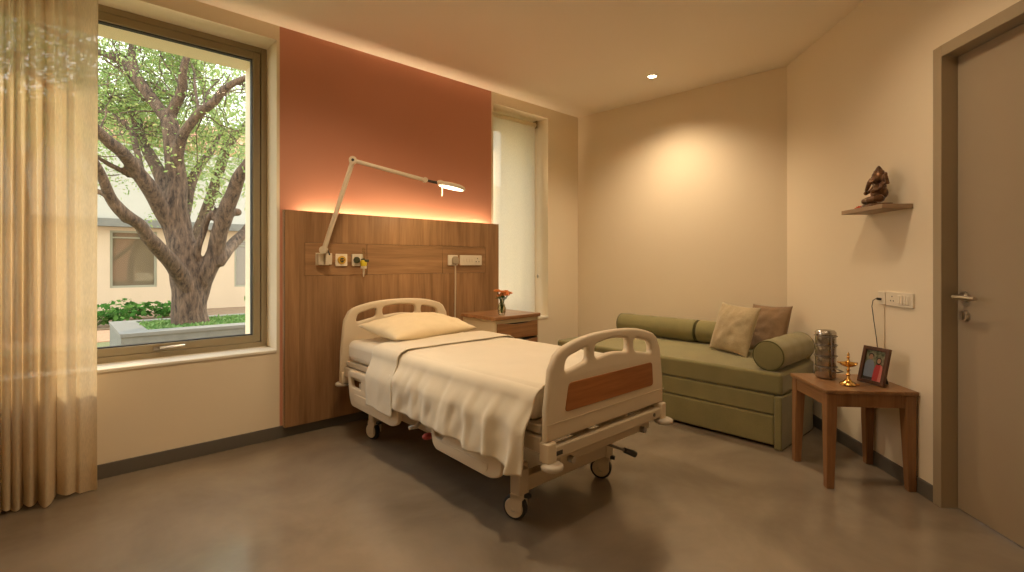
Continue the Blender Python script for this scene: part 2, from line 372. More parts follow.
# bark
m = bpy.data.materials.new('furrowed_bark'); m.use_nodes = True; nt = m.node_tree; b = nt.nodes['Principled BSDF']; L = nt.links.new
tc = nt.nodes.new('ShaderNodeTexCoord'); mp = nt.nodes.new('ShaderNodeMapping'); mp.inputs['Scale'].default_value = (1, 1, .28); L(tc.outputs['Object'], mp.inputs[0])
n1 = nt.nodes.new('ShaderNodeTexNoise'); n1.inputs['Scale'].default_value = 26; n1.inputs['Detail'].default_value = 8; n1.inputs['Roughness'].default_value = .7; L(mp.outputs[0], n1.inputs['Vector'])
r = nt.nodes.new('ShaderNodeValToRGB'); cr = r.color_ramp; cr.elements[0].position = .36; cr.elements[0].color = (.035, .023, .015, 1); cr.elements[1].position = .68; cr.elements[1].color = (.21, .135, .085, 1)
L(n1.outputs['Fac'], r.inputs[0]); L(r.outputs[0], b.inputs['Base Color']); b.inputs['Roughness'].default_value = .95
bp = nt.nodes.new('ShaderNodeBump'); bp.inputs['Strength'].default_value = .9; bp.inputs['Distance'].default_value = .03; L(n1.outputs['Fac'], bp.inputs['Height']); L(bp.outputs[0], b.inputs['Normal'])
M['bark'] = m
M['leaf'] = leaf_mat('light_green_leaflets', [(.16, .27, .07, 1), (.26, .38, .12, 1), (.36, .45, .17, 1), (.44, .45, .16, 1)])
M['leaf_far'] = leaf_mat('pale_green_leaves', [(.22, .32, .12, 1), (.34, .44, .20, 1), (.46, .52, .28, 1)])
M['shrub'] = leaf_mat('deep_green_leaves', [(.035, .10, .02, 1), (.08, .20, .04, 1), (.16, .30, .07, 1)], .3)
M['grasscover'] = leaf_mat('ground_cover_leaves', [(.09, .19, .05, 1), (.17, .30, .09, 1), (.28, .40, .16, 1)], .3)
M['soil'] = mat('garden_soil', (.20, .12, .07, 1), .95, noise=(8, (.30, .20, .11, 1), .8), bump=(40, .8))
M['planter'] = mat('grey_concrete_planter', (.20, .195, .17, 1), .8, noise=(9, (.15, .145, .125, 1), .8), bump=(50, .3))
M['coping'] = mat('pale_stone_coping', (.21, .20, .175, 1), .7, noise=(6, (.17, .165, .145, 1), .8))
M['facade'] = mat('peach_facade_render', (.60, .46, .32, 1), .9, noise=(2, (.56, .43, .30, 1), .6))
M['white_render'] = mat('white_facade_render', (.52, .49, .43, 1), .9, noise=(2, (.48, .455, .40, 1), .5))
M['tile'] = mat('terracotta_roof_tile', (.42, .19, .10, 1), .9, noise=(10, (.55, .30, .17, 1), .8))
M['far_frame'] = mat('grey_window_frame', (.30, .28, .20, 1), .5)
M['far_glass'] = mat('shaded_window_glass', (.16, .12, .075, 1), .04, spec=1.0)
M['brick_path'] = mat('brick_paving', (.46, .24, .13, 1), .9, noise=(14, (.56, .34, .20, 1), .8))
M['lawn'] = mat('rough_grass', (.16, .17, .06, 1), .95, noise=(30, (.26, .22, .10, 1), .8), bump=(90, 1))

# ------------------------------------------------------------------ room shell
W1 = (-.75, 1.107, .60, 2.711)       # big window opening: x0, x1, z0, z1
W2 = (3.045, 3.801, .633, 2.705)     # narrow window opening
YO = 4.31                            # outer face of the window wall
w = MB()
XL = -1.75; XR = 4.45
def wseg(x0, x1, z0, z1, mi):
    w.mi = mi; w.box((x0, YW, z0), (x1, YO, z1))
wseg(XL, W1[0], -.3, 3.2, 0)
wseg(W1[0], W1[1], -.3, W1[2], 0); wseg(W1[0], W1[1], W1[3], 3.2, 0)
wseg(W1[1], 1.127, -.3, 3.2, 0)
wseg(1.127, 3.022, -.3, 3.2, 1)
wseg(3.022, W2[0], -.3, 3.2, 0)
wseg(W2[0], W2[1], -.3, W2[2], 0); wseg(W2[0], W2[1], W2[3], 3.2, 0)
wseg(W2[1], XR + .4, -.3, 3.2, 0)
def build_noweld(mb, name, mats):
    me = bpy.data.meshes.new(name); me.from_pydata(mb.v, [], mb.f)
    for q in mats: me.materials.append(q)
    me.polygons.foreach_set('material_index', mb.m); o = bpy.data.objects.new(name, me); C.objects.link(o); return o
struct(build_noweld(w, 'wall_window', [M['wall'], M['terracotta']]))
# sofa wall and door wall, plus the sides behind the camera
def wallbox(name, p, q, out, z0=0, z1=CZ, th=.14, m='wall'):
    p = Vector(p); q = Vector(q); o = Vector(out) * th
    mb = MB().prism([tuple(p), tuple(q), tuple(q + o), tuple(p + o)], z0, z1)
    return struct(mb.build(name, M[m]))
ab = (B - A).normalized(); nA = Vector((ab.y, -ab.x));  nA = nA if nA.x > 0 else -nA
wallbox('wall_sofa', A - ab*.02, B + ab*.12, nA)
DS0, DS1, DTOP = 1.607, 2.70, 2.255      # door frame outer edges along the door wall, top
END = 4.30
wd = MB()
def dseg(s0, s1, z0, z1):
    p, q = dw(s0, 0), dw(s1, 0); p2, q2 = dw(s0, -.16), dw(s1, -.16)
    wd.prism([(p.x, p.y), (q.x, q.y), (q2.x, q2.y), (p2.x, p2.y)], z0, z1)
dseg(-.06, DS0 + .02, 0, CZ); dseg(DS0 + .02, DS1 - .02, DTOP - .02, CZ); dseg(DS1 - .02, END, 0, CZ)
struct(build_noweld(wd, 'wall_door', [M['wall']]))
pe = dw(END, 0)
YB = -1.42
wallbox('wall_rear', (XL, YB), (pe.x + .1, YB), (0, -1))
wallbox('wall_left', (XL, YB - .1), (XL, YW + .02), (-1, 0))
floor_poly = [(XL - .14, YB - .14), (pe.x + .3, YB - .14), (4.6, 1.3), (4.6, YW + .04), (XL - .14, YW + .04)]
struct(MB().prism(floor_poly, -.1, 0).build('floor', M['floor']))
struct(MB().prism(floor_poly, CZ, CZ + .12).build('ceiling', M['ceiling']))
struct(MB().box((XL - .2, -2, 3.2), (5.2, YO + .05, 3.35)).build('trim_roof_edge', M['render']))

# skirtings
def skirt(name, p, q, n, h=.08, t=.012):
    p = Vector(p); q = Vector(q); n = Vector(n) * t
    return struct(MB().prism([tuple(p), tuple(q), tuple(q + n), tuple(p + n)], .0005, h).build(name, M['skirting'], bevel=.002))
skirt('baseboard_window', (XL, YW), (A.x, YW), (0, -1))
skirt('baseboard_sofa', A, B, -nA)
skirt('baseboard_door', tuple(dw(0, 0))[:2], tuple(dw(DS0, 0))[:2], N)
skirt('baseboard_left', (XL, YB), (XL, YW), (1, 0))

# window_1: fixed bronze frame, opening sash, glass, handle, sill
def frame_ring(mb, x0, x1, z0, z1, wd_, y0, y1):
    mb.box((x0, y0, z0), (x0 + wd_, y1, z1)); mb.box((x1 - wd_, y0, z0), (x1, y1, z1))
    mb.box((x0 + wd_, y0, z0), (x1 - wd_, y1, z0 + wd_)); mb.box((x0 + wd_, y0, z1 - wd_), (x1 - wd_, y1, z1))
def window(num, x0, x1, z0, z1, y, handle):
    root = bpy.data.objects.new('window_%d' % num, None); C.objects.link(root); root['kind'] = 'structure'
    f = MB(); frame_ring(f, x0, x1, z0, z1, .038, y, y + .10); f.build('window_frame', M['bronze_frame'], root, bevel=.003)
    s = MB(); frame_ring(s, x0 + .042, x1 - .042, z0 + .042, z1 - .042, .046, y + .004, y + .07); sa = s.build('window_sash', M['bronze_frame'], root, bevel=.003)
    g = MB(); frame_ring(g, x0 + .088, x1 - .088, z0 + .088, z1 - .088, .006, y + .02, y + .06); g.build('gasket', M['gasket'], sa)
    MB().box((x0 + .09, y + .035, z0 + .09), (x1 - .09, y + .041, z1 - .09)).build('glass_pane', M['pane'], root)
    if handle:
        h = MB(); h.box((handle - .03, y - .008, z0 + .052), (handle + .03, y + .006, z0 + .072))
        h.tube([(handle, y - .006, z0 + .062), (handle, y - .03, z0 + .064), (handle + .05, y - .034, z0 + .068), (handle + .13, y - .034, z0 + .07)], .007, 8)
        h.build('window_handle', M['nickel'], root, auto=40)
    return root
window(1, W1[0], W1[1], W1[2], W1[3], 3.77, .48)
r2 = window(2, W2[0], W2[1], W2[2], W2[3], 3.82, None)
struct(MB().box((W1[0], YW - .008, W1[2] - .014), (W1[1], 3.775, W1[2] + .004)).build('trim_1', M['sill'], bevel=.003))
struct(MB().box((W2[0], YW - .012, W2[2] - .02), (W2[1], 3.83, W2[2] + .003)).build('trim_2', M['sill'], bevel=.003))

# door_1
dr = bpy.data.objects.new('door_1', None); C.objects.link(dr); dr['kind'] = 'structure'
dr.location = dw(DS0, 0); dr.rotation_euler = (0, 0, DW_ROT)
# local frame: +x along the wall away from the corner, y: into the room is ySign
ysg = 1 if (Matrix.Rotation(DW_ROT, 3, 'Z') @ Vector((0, 1, 0))).dot(Vector((N.x, N.y, 0))) > 0 else -1
def dbox(mb, x0, x1, y0, y1, z0, z1):
    a, c = sorted((y0*ysg, y1*ysg)); mb.box((x0, a, z0), (x1, c, z1)); return mb
WID = DS1 - DS0
fr = MB(); dbox(fr, 0, .055, -.12, .014, 0, DTOP); dbox(fr, WID - .055, WID, -.12, .014, 0, DTOP); dbox(fr, .055, WID - .055, -.12, .014, DTOP - .055, DTOP)
fr.build('door_frame', M['door_frame'], dr, bevel=.003)
lf = dbox(MB(), .058, WID - .058, -.105, -.058, .008, DTOP - .059).build('door_leaf', M['door'], dr, bevel=.002)
h = MB(); hx = .108; hz = 1.034
h.cyl((hx, ysg*-.058, hz), (hx, ysg*-.046, hz), .026); h.tube([(hx, ysg*-.05, hz), (hx, ysg*.0, hz), (hx + .02, ysg*.004, hz), (hx + .13, ysg*.004, hz)], .0095, 12)
h.build('door_handle', M['nickel'], dr, auto=40)
h = MB(); h.cyl((hx, ysg*-.058, hz - .09), (hx, ysg*-.044, hz - .09), .025, 24); h.box((hx - .004, min(ysg*-.046, ysg*-.036), hz - .105), (hx + .004, max(ysg*-.046, ysg*-.036), hz - .075))
h.build('lock_escutcheon', M['nickel'], dr, auto=40)

# ceiling fittings
for i, (x, y, p, a) in enumerate(DOWNLIGHTS):
    lab = ['round recessed downlight in the ceiling in front of the sofa wall', 'round fill downlight added to the ceiling above the bed', 'round fill downlight added to the ceiling nearest the curtain', 'round fill downlight added to the ceiling nearest the door', 'round fill downlight added to the ceiling at the rear of the room'][i]
    t = thing('ceiling_downlight', lab, 'downlight', (x, y, CZ), 0, 'recessed ceiling downlights')
    MB().lathe([(.034, -.0005), (.036, -.006), (.048, -.006), (.052, -.003), (.052, -.0005)], 32).build('trim_ring', M['lamp_white'], t, auto=40)
    MB().lathe([(.0001, -.0035), (.034, -.0035)], 32).build('lens', M['down_glow'], t)

# ------------------------------------------------------------------ wood panel behind the bed
PX0, PX1, PZ0, PZ1, PY = 1.145, 3.072, .073, 1.556, 3.512
p = thing('headboard_wall_panel', 'tall walnut wall panel with a service strip behind the bed', 'wall panel', (0, 0, 0))
def board(name, x0, x1, z0, z1, m):
    g = .0018; return MB().box((x0 + g, PY, z0 + g), (x1 - g, PY + .017, z1 - g)).build(name, M[m], p, bevel=.001, bseg=1)
SX0, SX1, SZ0, SZ1 = 1.278, 2.911, 1.103, 1.337
o = plate('panel_board', [(PX0, PZ0), (PX1, PZ0), (PX1, PZ1), (PX0, PZ1)], [[(SX0, SZ0), (SX1, SZ0), (SX1, SZ1), (SX0, SZ1)]], .017, .001, M['panel_wood'], p); o.location = (0, PY + .0085, 0)
board('service_panel', SX0, 1.742, SZ0, SZ1, 'panel_wood_flat'); board('service_panel', 1.742, 2.434, SZ0, SZ1, 'panel_wood_flat'); board('service_panel', 2.434, SX1, SZ0, SZ1, 'panel_wood_flat')
MB().box((PX0 + .004, PY + .0175, PZ0), (PX1 - .004, PY + .021, PZ1 - .004)).build('backing_sheet', M['dark_plastic'], p)
for x in (PX0, PX1 - .006): MB().box((x, PY + .0005, PZ0), (x + .006, YW - .0005, PZ1)).build('side_edging', M['panel_edge'], p)
MB().box((PX0 + .006, PY + .022, PZ0), (PX1 - .006, YW - .001, PZ0 + .02)).build('base_batten', M['panel_edge'], p)
MB().box((1.26, 3.536, 1.476), (2.98, 3.555, 1.484)).build('led_strip', M['led_glow'], p)

# lamp on the panel
PYF = PY
def bar(mb, a, b, r, seg=12): return mb.tube([a, b], r, seg)
t = thing('reading_lamp', 'ivory articulated reading lamp clamped to the wood panel, lit', 'lamp', (1.40, PYF, 1.22))
base = Vector(t.location)
def rel(*v): return tuple(Vector(v) - base)
mb = MB().box(rel(1.352, PYF - .004, 1.177), rel(1.448, PYF, 1.265)); mb.box(rel(1.357, PYF - .045, 1.180), rel(1.395, PYF - .004, 1.258)); mb.box(rel(1.40, PYF - .07, 1.182), rel(1.443, PYF - .004, 1.262))
mb.build('wall_mount', M['lamp_white'], t, bevel=.004)
J0 = (1.385, 3.445, 1.285); J1 = (1.532, 3.30, 1.911); J2 = (2.00, 3.11, 1.803); HD = Vector((2.195, 3.05, 1.769))
MB().cyl(rel(J0[0] - .014, J0[1] - .016, J0[2]), rel(J0[0] + .010, J0[1] + .014, J0[2]), .026).build('base_joint', M['lamp_white'], t, auto=40)
MB().tube([rel(1.40, 3.46, 1.262), rel(1.41, 3.44, 1.285), rel(1.425, 3.44, 1.25)], .005, 8).build('spring_cable', M['dark_plastic'], t, smooth=True)
a0, a1 = Vector(J0), Vector(J1); MB().tube([tuple(a0 - base), tuple(a1 - base)], .0165, 14).build('lower_arm', M['lamp_white'], t, auto=40)
b0, b1 = Vector(J1), Vector(J2); MB().tube([tuple(b0 - base), tuple(b1 - base)], .0145, 14).build('upper_arm', M['lamp_white'], t, auto=40)
MB().cyl(rel(J1[0] - .01, J1[1] - .018, J1[2]), rel(J1[0] + .01, J1[1] + .022, J1[2]), .027).build('elbow_joint', M['lamp_white'], t, auto=40)
MB().cyl(rel(J1[0] - .011, J1[1] - .021, J1[2]), rel(J1[0] - .010, J1[1] - .018, J1[2]), .010).build('elbow_screw', M['dark_plastic'], t, auto=40)
MB().cyl(rel(J2[0] - .006, J2[1] - .016, J2[2]), rel(J2[0] + .006, J2[1] + .016, J2[2]), .019).build('head_joint', M['lamp_white'], t, auto=40)
hd = Vector(HD); neck = hd + Vector((-.115, .02, .018))
MB().tube([tuple(Vector(J2) - base), tuple(neck - base)], [.009, .011], 10).build('neck', M['dark_plastic'], t, auto=40)
R = Matrix.Rotation(math.radians(9), 4, 'Y') @ Matrix.Rotation(math.radians(7), 4, 'X')
mb = MB(); mb.M = Matrix.Translation(hd - base) @ R
mb.lathe([(.0001, .024), (.05, .023), (.085, .018), (.102, .009), (.107, -.002), (.104, -.012), (.094, -.013), (.092, -.009), (.0001, -.009)], 40)
head = mb.build('lamp_head', M['lamp_white'], t, auto=50)
mb = MB(); mb.M = Matrix.Translation(hd - base) @ R; mb.ell((-.098, 0, .004), (.03, .026, .018)); mb.build('head_socket', M['lamp_white'], t, smooth=True)
mb = MB(); mb.M = Matrix.Translation(hd - base) @ R; mb.lathe([(.0001, -.0115), (.0915, -.0115)], 40); mb.build('diffuser', M['lamp_glow'], t)
mb = MB().tube([tuple(hd - base + Vector((-.085, 0, -.005))), tuple(hd - base + Vector((-.095, -.01, -.085)))], [.005, .006], 8); mb.build('grip', M['lamp_white'], t, auto=40)
light('reading_lamp_bulb', 'AREA', tuple(hd + Vector((0, 0, -.02))), (math.radians(7), math.radians(9), 0), 1.4, (1, .74, .42), shape='DISK', size=.18)

# gas outlets, flowmeter, sockets
def plate_thing(name, label, cat, x0, x1, z0, z1, group=None, th=.012):
    t = thing(name, label, cat, ((x0+x1)/2, PYF, (z0+z1)/2), 0, group)
    w_, h_ = (x1-x0)/2, (z1-z0)/2
    o = plate('face_plate', rrect(-w_, -h_, w_, h_, .006), [], th, .003, M['white_plastic'], t); o.location = (0, -th/2, 0)
    return t
t = plate_thing('gas_outlet', 'square ivory gas outlet with a round brass-yellow valve on the wood panel', 'gas outlet', 1.493, 1.582, 1.170, 1.259, 'gas outlets')
MB().cyl((0, -.010, 0), (0, -.020, 0), .030, 28).build('valve_ring', M['yellow'], t, auto=40)
MB().cyl((0, -.020, 0), (0, -.026, 0), .016, 20).build('valve_core', M['olive_dark'], t, auto=40)
MB().box((-.018, -.028, -.004), (.018, -.024, .004)).build('valve_slot', M['brass'], t, bevel=.001)
t = plate_thing('gas_outlet', 'square ivory gas outlet with a dark socket, behind the yellow flowmeter', 'gas outlet', 1.619, 1.706, 1.170, 1.259, 'gas outlets')
MB().cyl((-.010, -.010, 0), (-.010, -.022, 0), .024, 28).build('valve_ring', M['olive_dark'], t, auto=40)
t = thing('oxygen_flowmeter', 'small yellow flowmeter with clear tube plugged into the gas outlet', 'flowmeter', (1.693, PYF - .045, 1.215))
MB().cyl((0, .020, 0), (0, -.004, 0), .012, 16).build('connector', M['olive_dark'], t, auto=40)
MB().lathe([(.0001, -.045), (.021, -.045), (.024, -.03), (.024, -.012), (.016, .0), (.0001, .0)], 20).build('yellow_body', M['yellow_bright'], t, auto=40)
MB().lathe([(.0001, .0), (.013, .0), (.013, .03), (.009, .055), (.009, .09), (.0001, .092)], 18).build('clear_tube', M['clear'], t, auto=40)
MB().cyl((-.002, -.016, -.006), (.030, -.020, -.006), .010, 14).build('control_knob', M['olive_dark'], t, auto=40)
MB().lathe([(.0001, -.066), (.022, -.064), (.023, -.046), (.0001, -.0455)], 20).build('base_cap', M['white_plastic'], t, auto=40)
MB().tube([(0, 0, -.066), (.001, .002, -.125)], [.008, .004], 10).build('hose_stub', M['white_plastic'], t, auto=40)
t = plate_thing('wall_socket', 'square ivory socket on the wood panel with a grey plug in it', 'wall socket', 2.487, 2.588, 1.170, 1.260)
t = thing('power_cord', 'white power cord with a grey plug hanging down the wood panel', 'power cord', (2.548, PYF - .012, 1.215))
plate('plug', rpoly([(-.026, -.034), (.026, -.034), (.030, .005), (.018, .034), (-.018, .034), (-.030, .005)], .014), [], .034, .006, mat('grey_plug_plastic', (.36, .29, .20, 1), .5), t).location = (0, -.018, 0)
MB().tube([(0, -.018, -.030), (.002, -.014, -.07), (.008, -.008, -.12), (.012, -.003, -.2), (.012, .004, -.45), (.010, .004, -.62), (.0, .004, -.80)], .0065, 8).build('cord', mat('ivory_cord', (.62, .52, .38, 1), .5), t, smooth=True)
t = plate_thing('switch_plate', 'long ivory switch plate with three rockers on the wood panel', 'switch', 2.614, 2.858, 1.170, 1.260)
for i in range(4): MB().box((-.085 + i*.03, -.0155, -.012), (-.062 + i*.03, -.0115, .012)).build('rocker_switch', M['white_plastic'], t, bevel=.0015)
MB().box((.040, -.0135, -.03), (.10, -.0115, .03)).build('socket_face', M['white_plastic'], t, bevel=.001)
for dx, dz in ((0, .016), (-.016, -.012), (.016, -.012)): MB().cyl((.07 + dx, -.0138, dz), (.07 + dx, -.0125, dz), .005, 12).build('socket_hole', M['dark_plastic'], t)

# ------------------------------------------------------------------ hospital bed
BX0, BX1 = 1.465, 2.385; BXC = (BX0 + BX1)/2
bed = thing('hospital_bed', 'ivory hospital bed with moulded end boards and folded-down side rails', 'bed', (BXC, 2.4, 0))
def bp_(v): return (v[0] - BXC, v[1] - 2.4, v[2])
def bbox(mb, a, b): return mb.box(bp_(a), bp_(b))
def arch_board(name, y, z0, z1, wb, wt, slots, thick=.036):
    hb = wb/2; ht = wt/2; rise = .075
    pts = [(-hb, z0)]; 
    pts += [(-hb + .004, z0 + (z1-z0)*.30), (-ht - .006, z1 - rise - .10)]
    n = 26
    for i in range(n + 1):                       # soft shoulders, low arch
        u = -1 + 2*i/n; x = ht*u
        zz = z1 - rise*(abs(u)**2.6) - .055*max(0, (abs(u) - .86)/.14)**2.0
        pts.append((x, zz))
    pts += [(ht + .006, z1 - rise - .10), (hb - .004, z0 + (z1-z0)*.30), (hb, z0)]
    pts = pts[::-1]
    o = plate(name, pts, slots, thick, .014, M['bed_plastic'], bed); o.location = bp_((BXC, y, 0)); return o
def slot(x0, x1, zt, h, sl=0, r=.024):
    return rpoly([(x0, zt - h - sl), (x0, zt - sl), (x1, zt), (x1, zt - h)][::1], r)
def slots_for(zt, w_):
    a = w_/2
    return [rpoly([(-a + .085, zt - .115), (-a + .10, zt - .055), (-a + .245, zt - .020), (-a + .245, zt - .085)], .026),
            rpoly([(-a + .295, zt - .082), (-a + .295, zt - .018), (0, zt - .002), (a - .295, zt - .018), (a - .295, zt - .082), (0, zt - .066)], [.026, .026, .2, .026, .026, .2]),
            rpoly([(a - .245, zt - .085), (a - .245, zt - .020), (a - .10, zt - .055), (a - .085, zt - .115)], .026)]
FY, HY_ = 1.405, 3.36
fb = arch_board('footboard', FY, .458, .880, .905, .85, slots_for(.845, .85))
hbd = arch_board('headboard', HY_, .425, .922, .925, .87, slots_for(.885, .87))
# wood inset and moulded line on the outside of the footboard
o = plate('wood_inset', rpoly([(-.34, .565), (-.315, .685), (.335, .685), (.345, .565)], .02), [], .006, .002, M['inset_wood'], fb); o.location = (0, -.0195, 0)
MB().box((-.452, -.0205, .528), (.452, -.0165, .531)).build('moulded_line', M['bed_metal'], fb)
# upright sockets at the ends, cross rails, round bumpers
def endset(y, z0, z1, sgn):
    mb = MB(); bbox(mb, (BX0 + .01, y - .022, z0), (BX1 - .01, y + .022, z1)); mb.build('end_rail', M['bed_metal'], bed, bevel=.006)
    for x in (BX0 + .004, BX1 - .056):
        mb = MB(); bbox(mb, (x, y - .028, z0 - .012), (x + .052, y + .028, z1 + .022)); mb.build('corner_bracket', M['bed_plastic'], bed, bevel=.008)
    for x in (BX0 + .02, BX1 - .02):
        xx = x + (.008 if x < BXC else -.004)
        mb = MB(); mb.lathe([(.0001, -.013), (.038, -.013), (.046, -.008), (.048, 0), (.046, .008), (.038, .013), (.0001, .013)], 28, bp_((xx, y - sgn*.024, z0 - .022))); mb.build('bumper', M['bed_plastic_grey'], bed, auto=50)
endset(FY - .005, .385, .436, 1)
endset(HY_ + .005, .36, .41, -1)
MB().box(bp_((1.50, FY - .0285, .398)), bp_((1.56, FY - .0265, .416))).build('maker_plate', M['dark_plastic'], bed)
MB().cyl(bp_((2.27, FY - .031, .412)), bp_((2.27, FY - .026, .412)), .009, 14).build('rail_bolt', M['steel_dark'], bed, auto=40)
# lower slim rail with latch, crank
mb = MB(); bbox(mb, (1.60, FY + .02, .325), (2.30, FY + .052, .362)); mb.build('lower_rail', M['bed_metal'], bed, bevel=.005)
for x in (1.66, 2.22):
    mb = MB(); mb.cyl(bp_((x, FY + .018, .338)), bp_((x, FY - .006, .338)), .015, 16); bbox(mb, (x - .006, FY + .024, .33), (x + .006, FY + .046, .39)); mb.build('rail_latch', M['nickel'], bed, auto=40)
mb = MB(); mb.tube([bp_((2.02, 1.62, .29)), bp_((2.06, 1.50, .275)), bp_((2.14, 1.47, .238))], .007, 10); cr_ = mb.build('crank_rod', M['steel_dark'], bed, auto=40)
mb = MB(); mb.tube([bp_((2.14, 1.47, .238)), bp_((2.205, 1.45, .205))], [.013, .016], 14); mb.build('crank_grip', M['dark_plastic'], bed, auto=40)
# mattress platform and side beams
mb = MB(); bbox(mb, (BX0 + .03, FY + .04, .475), (BX1 - .03, HY_ - .03, .512)); mb.build('mattress_platform', M['bed_metal'], bed, bevel=.006)
for x in (BX0 + .02, BX1 - .075):
    mb = MB(); bbox(mb, (x, FY + .03, .40), (x + .055, HY_ - .02, .468)); mb.build('side_beam', M['bed_metal'], bed, bevel=.006)
for k in range(5):
    y = 1.65 + k*.38
    mb = MB(); bbox(mb, (BX0 + .07, y, .42), (BX1 - .07, y + .05, .474)); mb.build('cross_slat', M['bed_metal'], bed, bevel=.005)
# under-carriage
CYF, CYH = 1.67, 3.09; CX0, CX1 = 1.590, 2.245
for x in (CX0 + .01, CX1 - .06):
    mb = MB(); bbox(mb, (x, CYF, .20), (x + .05, CYH, .255)); mb.build('base_beam', M['bed_metal'], bed, bevel=.005)
for y in (CYF, CYH):
    mb = MB(); bbox(mb, (CX0 - .03, y - .028, .135), (CX1 + .03, y + .028, .205)); mb.build('axle_beam', M['bed_metal'], bed, bevel=.005)
    for x in (CX0, CX1):
        mb = MB(); bbox(mb, (x - .032, y - .032, .125), (x + .032, y + .032, .245)); mb.build('leg_post', M['bed_metal'], bed, bevel=.006)
for (ya, yb) in ((1.78, 2.15), (2.98, 2.62)):
    for x in (CX0 + .05, CX1 - .05):
        mb = MB(); mb.tube([bp_((x, ya, .245)), bp_((x, yb, .43))], .019, 10); mb.build('lift_arm', M['bed_metal'], bed, auto=40)
mb = MB(); mb.tube([bp_((BXC, 1.8, .29)), bp_((BXC, 2.95, .33))], .026, 12); mb.build('actuator', M['dark_plastic'], bed, auto=40)
mb = MB(); bbox(mb, (1.50, 2.25, .275), (1.56, 2.33, .315)); mb.build('pedal_bracket', M['bed_metal'], bed, bevel=.006)
mb = MB(); mb.ell(bp_((1.475, 2.265, .262)), (.034, .024, .018)); mb.build('foot_pedal', M['red_plastic'], bed, smooth=True)
mb = MB(); mb.tube([bp_((1.53, 2.42, .30)), bp_((1.50, 2.42, .27)), bp_((1.47, 2.45, .262))], .012, 10); mb.build('release_lever', M['bed_plastic_grey'], bed, smooth=True)
def caster(x, y, ang):
    c = bpy.data.objects.new('caster', None); C.objects.link(c); c.parent = bed; c.location = bp_((x, y, 0)); c.rotation_euler = (0, 0, ang)
    R_ = .058
    MB().tube([(-.017, .022, R_), (.017, .022, R_)], R_, 32).build('tyre', M['rubber'], c, bevel=.006)
    for sx in (-1, 1):
        MB().tube([(sx*.0165, .022, R_), (sx*.022, .022, R_)], [.047, .043], 28).build('wheel_disc', M['bed_plastic'], c, auto=40)
        MB().tube([(sx*.021, .022, R_), (sx*.026, .022, R_)], .016, 18).build('hub_cap', M['bed_plastic_grey'], c, auto=40)
    mb = MB()
    for sx in (-1, 1):
        mb.box((sx*.029 - .004, -.026, .05), (sx*.029 + .004, .034, .125))
    mb.box((-.033, -.030, .105), (.033, .034, .130)); mb.tube([(-.034, .022, R_), (.034, .022, R_)], .007, 10)
    mb.build('fork', M['bed_plastic'], c, bevel=.004)
    MB().box((-.014, -.055, .112), (.014, -.028, .128)).build('brake_lever', M['dark_plastic'], c, bevel=.003)
for x, y, a in ((CX0, CYF, .35), (CX1, CYF, .5), (CX0, CYH, .2), (CX1, CYH, -.3)): caster(x, y, a)
# side rails: local x runs along the bed (world -Y), drawn in (u, z)
def side_rail(x, y_head, outline, hole, inner, flip):
    o = plate('side_rail', outline, hole, .030, .010, M['bed_plastic'], bed)
    o.rotation_euler = (0, 0, -PI/2); o.location = bp_((x, y_head, 0))
    sgn = -1 if not flip else 1
    q = plate('moulded_recess', inner, [], .004, .0015, M['bed_plastic'], o); q.location = (0, sgn*.0155, 0)
    for u in (.12, .42):
        if u < outline_len(outline): 
            mb = MB(); a_, b_ = sorted((-sgn*.012, -sgn*.05)); mb.box((u, a_, .33), (u + .03, b_, .40)); mb.build('hinge_arm', M['bed_metal'], o, bevel=.003)
    return o
def outline_len(p): return max(a for a, b in p)
# u=0 at head end
head_out = rpoly([(0, .478), (.03, .30), (.06, .245), (.60, .235), (.675, .27), (.66, .40), (.60, .478)], [.045, .03, .05, .06, .05, .04, .05])
head_hole = rpoly([(.045, .435), (.06, .372), (.20, .372), (.20, .435)], .018)
head_in = rpoly([(.10, .335), (.11, .275), (.56, .268), (.60, .30), (.59, .335)], .02)
foot_out = rpoly([(0, .372), (.02, .27), (.05, .245), (.49, .232), (.56, .26), (.58, .372)], [.04, .02, .04, .05, .04, .04])
foot_hole = rpoly([(.035, .345), (.045, .312), (.10, .305), (.14, .345)], .012)
foot_in = rpoly([(.12, .300), (.13, .262), (.44, .252), (.47, .262), (.48, .300)], .015)
for x, fl in ((BX0 - .006, False), (BX1 + .006, True)):
    side_rail(x, 3.20, head_out, [head_hole], head_in, fl)
    q = side_rail(x, 2.20, foot_out, [foot_hole], foot_in, fl); q.location.z -= .014

# mattress
mb = MB(); mb.box((-.435, -.895, 0), (.435, .925, .145))
mt = mb.build('mattress', M['mattress'], None, bevel=.045, bseg=6); mt.location = (BXC, 2.38, .513)
tag(mt, 'ivory covered mattress on the hospital bed', 'mattress')
mt.scale = (1, 1, 1)

